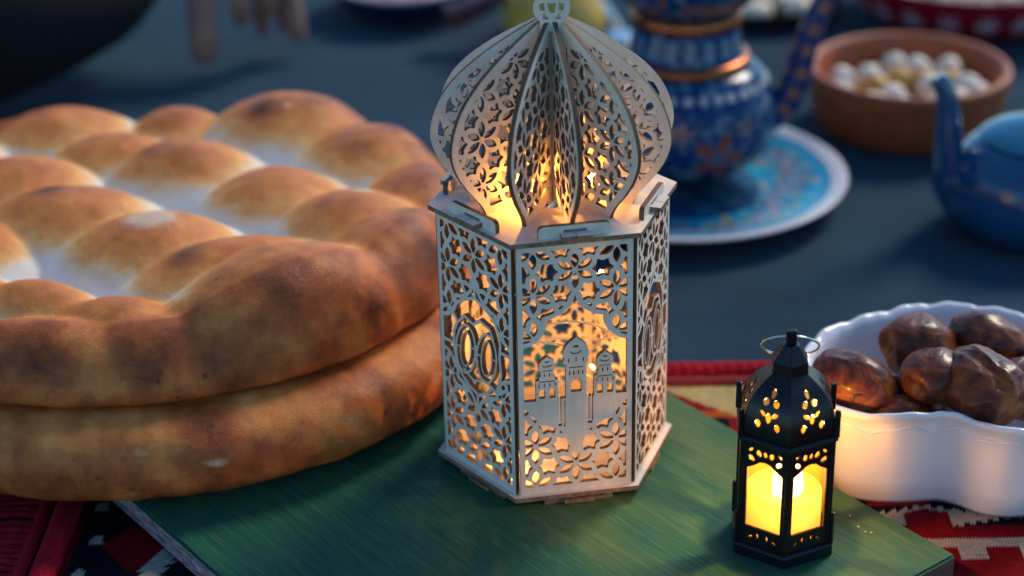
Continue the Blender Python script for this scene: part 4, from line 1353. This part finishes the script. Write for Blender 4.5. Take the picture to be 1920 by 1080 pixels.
def build_terracotta():
    cx, cy = 30.7, 55.6
    r = root("terracotta_bowl", (cx, cy, TZ), "brown terracotta bowl of white sweets behind the blue teapot's spout", "bowl")
    pr = spline([(6.9, 0), (7.4, .2), (7.9, 1.5), (8.25, 3.4), (8.45, 4.6), (8.5, 5.0)], 24)
    inn = [(8.35, 5.25), (8.0, 5.3), (7.7, 5.1), (7.5, 4.4), (7.3, 2.6), (6.8, 1.0), (5.5, .7), (.02, .7)]
    V, F, _ = lathe([tuple(p) for p in pr] + inn, 96)
    obj("bowl_body", mesh("bowl_body", V, F, [TERRA], True), r)
    rnd = random.Random(12)
    bm_src = {}
    placed = []
    for layer, z in ((0, 1.75), (1, 3.3)):
        for _ in range(400):
            R = (6.3 if layer == 0 else 6.0) * sqrt(rnd.random()); a = rnd.uniform(0, 2 * pi)
            p = Vector((R * cos(a), R * sin(a), z + rnd.uniform(-.15, .25)))
            if all((p - q).length > 1.95 for q in placed): placed.append(p)
    for i, p in enumerate(placed):
        yel = i % 5 == 2
        if yel not in bm_src:
            sd_ = 3 if yel else 8
            V, F = sphere(1, 24, 16, lambda v: v * (1.08 * (1 + .12 * noise.noise(v * 1.6 + Vector((sd_, 0, 0))))))
            bm_src[yel] = mesh("sweet", V, F, [YELLOWFOOD if yel else WHITEFOOD], True)
        o = obj("sweet", bm_src[yel], None, (cx + p.x, cy + p.y, TZ + p.z), (rnd.uniform(0, 3), rnd.uniform(0, 3), rnd.uniform(0, 3)))
        o.scale = [rnd.uniform(.92, 1.1)] * 3
        tag(o, "small yellow ball among the white ones in the terracotta bowl" if yel else "round white ball in the brown terracotta bowl", "sweet", "yellow balls in the terracotta bowl" if yel else "white balls in the terracotta bowl")

def bowl_profile(rb, rt, h, th=.35):
    out = spline([(rb, 0), (rb + (rt - rb) * .55, h * .28), (rb + (rt - rb) * .9, h * .68), (rt, h)], 24)
    inn = spline([(rt - th, h), (rb + (rt - rb) * .9 - th, h * .68), (rb + (rt - rb) * .5 - th, h * .33), (rb * .4, th), (.02, th)], 24)
    return [tuple(p) for p in out] + [tuple(p) for p in inn]

def build_far_things():
    # red bowl, white painted flowers, heaped with grains
    r = root("red_bowl", (41.6, 83.0, TZ), "red bowl with white painted flowers in the far right corner, filled with pale food", "bowl")
    def rc(a, rr, z):
        if rr < 11.9 and z > 4.4: return (.55, .5, .45)
        d = (a * 12 / 3.6) % 1.0
        q = hypot((d - .5) * 3.6, z - 2.9)
        an = atan2(z - 2.9, (d - .5) * 3.6)
        if q < 1.25 * (.65 + .35 * cos(6 * an)): return (.55, .42, .45)
        return (.28, .004, .018)
    V, F, C = lathe(bowl_profile(7.5, 12.5, 5.4), 260, rc)
    obj("bowl_body", mesh("bowl_body", V, F, [PAINTED], True, cols=C), r)
    rnd = random.Random(5)
    V, F = [], []
    base = sphere(1, 6, 4)
    for k in range(1400):
        R = 11.2 * sqrt(rnd.random()); a = rnd.uniform(0, 2 * pi)
        z = 4.6 + 1.1 * (1 - (R / 11.4) ** 2) + rnd.uniform(-.12, .12)
        M = Matrix.Translation((R * cos(a), R * sin(a), z)) @ Matrix.Rotation(rnd.uniform(0, 6), 4, 'Z') @ Matrix.Rotation(rnd.uniform(-.6, .6), 4, 'Y') @ Matrix.Diagonal((.55, .24, .22, 1))
        o = len(V); V += [tuple(M @ Vector(v)) for v in base[0]]; F += [[i + o for i in f] for f in base[1]]
    g = obj("grains", mesh("grains", V, F, [CREAM], True), r); g["kind"] = "stuff"
    # shallow bowl of pink food at the top, left of the dome
    r = root("navy_bowl", (-13.6, 88.5, TZ), "dark navy bowl with a pale rim and pink food at the far edge", "bowl")
    def nc(a, rr, z): return (.50, .46, .50) if z > 3.05 else (.010, .03, .085)
    V, F, C = lathe(bowl_profile(4.2, 7.6, 3.4), 120, nc)
    obj("bowl_body", mesh("bowl_body", V, F, [PAINTED], True, cols=C), r)
    V, F, _ = lathe([(6.7, 2.6), (6.2, 3.0), (4, 3.6), (2, 3.9), (.02, 4.0)], 48)
    V = [(x, y, z + .3 * noise.noise(Vector((x, y, 0)))) for x, y, z in V]
    obj("food_heap", mesh("food_heap", V, F, [PINKFOOD], True), r)
    # small yellow coffee pot with a dark wooden handle
    r = root("coffee_pot", (1.2, 80.0, TZ), "small yellow pot with a dark red wooden handle behind the dome", "coffee pot")
    V, F, _ = lathe([tuple(p) for p in spline([(4.2, 0), (4.6, .4), (5.0, 1.8), (4.4, 3.8), (3.5, 5.6), (3.6, 7.0), (4.1, 8.2), (4.0, 8.3), (3.4, 6.8), (3.2, 5.6)], 50)], 72)
    obj("pot_body", mesh("pot_body", V, F, [BRASS], True), r)
    P = spline([(-4.4, -1.2, 4.4), (-6.2, -1.9, 4.0), (-8.4, -2.7, 3.4), (-10.2, -3.3, 2.9)], 30)
    V, F = tube(P, list(np.interp(np.linspace(0, 1, 30), [0, .3, 1], [.55, .95, 1.2])), 20)
    bevel(obj("wooden_handle", mesh("wooden_handle", V, F, [DARKWOOD], True), r), .2)
    # spoon
    r = root("steel_spoon", (7.4, 77.4, TZ + .2), "steel spoon lying beside the painted teapot's neck", "spoon")
    V, F = sphere(1, 24, 14, lambda v: Vector((v.x * 1.3, v.y * 2.0, (v.z if v.z < 0 else v.z * .15) * .6 + .5)))
    V2, F2 = tube(spline([(0, 1.8, .5), (-.4, 4, .9), (-1.0, 8, .7), (-1.4, 11, .3)], 24), list(np.interp(np.linspace(0, 1, 24), [0, 1], [.28, .42])), 10)
    obj("spoon_body", mesh("spoon_body", *join((V, F), (V2, F2)), [STEEL], True), r)
    # dark tray of pale pastries behind the teapot
    r = root("black_tray", (21.5, 87, TZ), "round black tray of pale pastries behind the painted teapot", "tray")
    V, F, _ = lathe(bowl_profile(7.2, 8.6, 1.9, .3), 90)
    obj("tray_body", mesh("tray_body", V, F, [DARKCLOTH], True), r)
    src = None
    for i, (x, y) in enumerate([(-4.3, -4.2), (-.6, -5.6), (3.6, -4.4), (-5.6, -.6), (-2, -1.6), (1.9, -1.6), (5.4, -.6), (-3.8, 3.0), (0, 2.2), (3.8, 3.0)]):
        if src is None:
            V, F = sphere(1, 24, 14, lambda v: Vector((v.x * 1.8, v.y * 1.5, v.z * 1.1)) * (1 + .08 * noise.noise(v * 2)))
            src = mesh("pastry", V, F, [CREAM], True)
        o = obj("pastry", src, None, (21.5 + x, 87 + y, TZ + 1.5), (0, 0, i * .9))
        tag(o, "pale rounded pastry on the black tray", "pastry", "pastries on the black tray")

# ------------------------------------------------------------------ the person at the far left
def skin_obj(name, verts, edges, radii, mat, parent=None, rootv=0, sub=2):
    me = bpy.data.meshes.new(name)
    me.from_pydata([tuple(Vector(v) * S) for v in verts], edges, [])
    me.materials.append(mat)
    o = bpy.data.objects.new(name, me)
    link(o, parent)
    m = o.modifiers.new("skin", 'SKIN')
    m.use_smooth_shade = True
    if not me.skin_vertices: me.skin_vertices.new()
    for i, rd in enumerate(radii):
        rx, ry = rd if hasattr(rd, '__len__') else (rd, rd)
        me.skin_vertices[0].data[i].radius = (rx * S, ry * S)
        me.skin_vertices[0].data[i].use_root = (i == rootv)
    s = o.modifiers.new("sub", 'SUBSURF'); s.levels = sub; s.render_levels = sub
    # bake to a plain mesh
    bpy.context.view_layer.update()
    dg = bpy.context.evaluated_depsgraph_get()
    me2 = bpy.data.meshes.new_from_object(o.evaluated_get(dg))
    me2.name = name
    o.modifiers.clear(); o.data = me2
    me2.polygons.foreach_set("use_smooth", [True] * len(me2.polygons))
    return o

def build_person():
    base = Vector((-96, 58, -72))
    r = root("person", tuple(base), "person in black clothing at the far left, fingers of one hand touching the tablecloth", "person")
    L = lambda p: tuple(Vector(p) - base)
    # body: legs, torso, neck, head, both arms as one continuous skin
    v = [(-96, 58, -14), (-94, 58, 8), (-91, 58, 28), (-89, 58, 40), (-88, 58, 49), (-86, 58, 55), (-85, 58, 64), (-84, 58, 71),
         (-83, 72, 33), (-70, 66, 18), (-53, 58, 5.6), (-35.5, 78.2, 8.6),              # near arm
         (-92, 42, 34), (-84, 36, 14), (-74, 38, 3),                                     # other arm
         (-96, 67, -18), (-78, 68, -24), (-80, 68, -70), (-96, 49, -18), (-78, 48, -24), (-80, 48, -70)]
    e = [(0, 1), (1, 2), (2, 3), (3, 4), (4, 5), (5, 6), (6, 7), (3, 8), (8, 9), (9, 10), (10, 11), (3, 12), (12, 13), (13, 14), (0, 15), (15, 16), (16, 17), (0, 18), (18, 19), (19, 20)]
    rad = [(14, 17), (12, 16), (12, 17), (9, 12), (6, 6), (9, 8.5), (11, 10), (6, 6), (7.5, 7.5), (6, 6), (5, 5), (2.4, 2.9), (7.5, 7.5), (5.5, 5.5), (3.2, 3.2), (11, 11), (9, 9), (6, 6), (11, 11), (9, 9), (6, 6)]
    body = skin_obj("body", [L(p) for p in v], e, rad, SKIN, r)
    cv = [v[0], v[1], v[2], v[3], (-88.5, 58, 45), v[8], v[9], (-52, 58, 6.5), (-43.5, 69, 6.4), (-37.0, 79.0, 7.6), v[12], v[13], (-76, 37.5, 5), v[15], v[16], v[17], v[18], v[19], v[20]]
    ce = [(0, 1), (1, 2), (2, 3), (3, 4), (3, 5), (5, 6), (6, 7), (7, 8), (8, 9), (3, 10), (10, 11), (11, 12), (0, 13), (13, 14), (14, 15), (0, 16), (16, 17), (17, 18)]
    cr_ = [(18, 21), (17, 21), (16, 21), (12, 15), (8, 8), (11, 11), (10, 10), (10.5, 10.5), (8.8, 8.8), (6.2, 6.2), (11, 11), (9, 9), (6, 6), (15, 15), (13, 13), (9, 9), (15, 15), (13, 13), (9, 9)]
    skin_obj("black_garment", [L(p) for p in cv], ce, cr_, DARKCLOTH, r)
    # hand: palm with four fingers and a thumb, index finger down on the cloth
    w = (-35.5, 78.2, 8.6)
    hv = [w, (-32.2, 76.4, 8.8), (-28.6, 75.4, 7.8)]
    he = [(0, 1), (1, 2)]
    hr = [(2.4, 2.2), (3.1, 1.8), (3.3, 1.7)]
    def finger(pts, rads, src=2):
        i0 = len(hv)
        for p, q in zip(pts, rads): hv.append(p); hr.append((q, q))
        he.append((src, i0))
        for k in range(len(pts) - 1): he.append((i0 + k, i0 + k + 1))
    finger([(-31.0, 73.2, 7.4), (-31.0, 71.2, 5.0), (-31.0, 70.0, 1.6), (-31.0, 69.4, -1.5)], [1.75, 1.6, 1.5, 1.25], 1)      # thumb down on the cloth
    finger([(-26.8, 72.8, 6.8), (-25.6, 72.6, 4.2), (-26.0, 74.0, 1.8), (-26.6, 75.2, .6)], [1.2, 1.15, 1.0, .85])
    finger([(-25.6, 75.0, 7.2), (-23.6, 75.2, 4.4), (-24.2, 76.6, 1.8), (-25.0, 77.4, .4)], [1.2, 1.12, 1.0, .85])
    finger([(-25.6, 77.4, 7.2), (-24.0, 76.6, 4.4), (-23.4, 75.6, 1.4), (-23.0, 75.0, -1.4)], [1.25, 1.15, 1.05, .9])
    finger([(-27.8, 72.4, 6.4), (-27.6, 71.2, 3.8), (-27.8, 72.2, 1.4)], [1.1, 1.0, .85])
    hand = skin_obj("hand", [L(p) for p in hv], he, hr, SKIN, r, 0)
    V, F = sphere(1, 14, 10, lambda q: Vector((q.x * .5, q.y * .25, q.z * .6)))
    me = mesh("fingernail", V, F, [NAIL], True)
    obj("fingernail", me, hand, L((-26.2, 74.2, .2)))
    obj("fingernail", me, hand, L((-24.6, 76.4, -.1)))
    # face and hair (above the frame)
    V, F = sphere(1, 40, 28, lambda q: Vector((q.x * 10.6, q.y * 11.4, q.z * 11.5)) * (1.0 if q.z > -.1 or q.x < -.1 else .84))
    obj("hair", mesh("hair", V, F, [HAIR], True), r, L((-87.2, 58, 66.8)))
    V, F = sphere(1, 20, 12, lambda q: q * 1.3)
    em = mesh("eye", V, F, [EYE], True)
    obj("eye", em, r, L((-75.2, 61.4, 63.5))); obj("eye", em, r, L((-75.2, 54.6, 63.5)))
    V, F = sphere(1, 20, 12, lambda q: Vector((q.x * 2.0, q.y * 1.3, q.z * 2.4)))
    obj("nose", mesh("nose", V, F, [SKIN], True), r, L((-74.6, 58, 60.8)))
    V, F = sphere(1, 20, 10, lambda q: Vector((q.x * .9, q.y * 2.4, q.z * .6)))
    obj("mouth", mesh("mouth", V, F, [NAIL], True), r, L((-76.2, 58, 56.6)))

build_table()
build_rug()
build_board()
build_lantern()
breads()
build_string_lights()
build_black_lantern()
build_dish()
build_dates()
build_painted_teapot()
build_enamel_teapot()
build_terracotta()
build_far_things()
build_person()
def build_crumbs():
    rnd = random.Random(21)
    V, F = sphere(.1, 8, 6, lambda v: v * .1 * (1 + .5 * noise.noise(v * 2)))
    me = mesh("crumb", V, F, [CREAM], True)
    for i, (x, y) in enumerate([(16.1, -7.6), (16.4, -8.7), (16.7, -9.2), (17.0, -9.3)]):
        o = obj("bread_crumb", me, None, (x, y, BZ + .05), (rnd.uniform(0, 3), 0, rnd.uniform(0, 3)))
        o.scale = (rnd.uniform(.5, .9), rnd.uniform(.4, .7), .5)
        tag(o, "tiny pale crumb on the green board right of the small black lantern", "crumb", "crumbs on the green board")
build_crumbs()
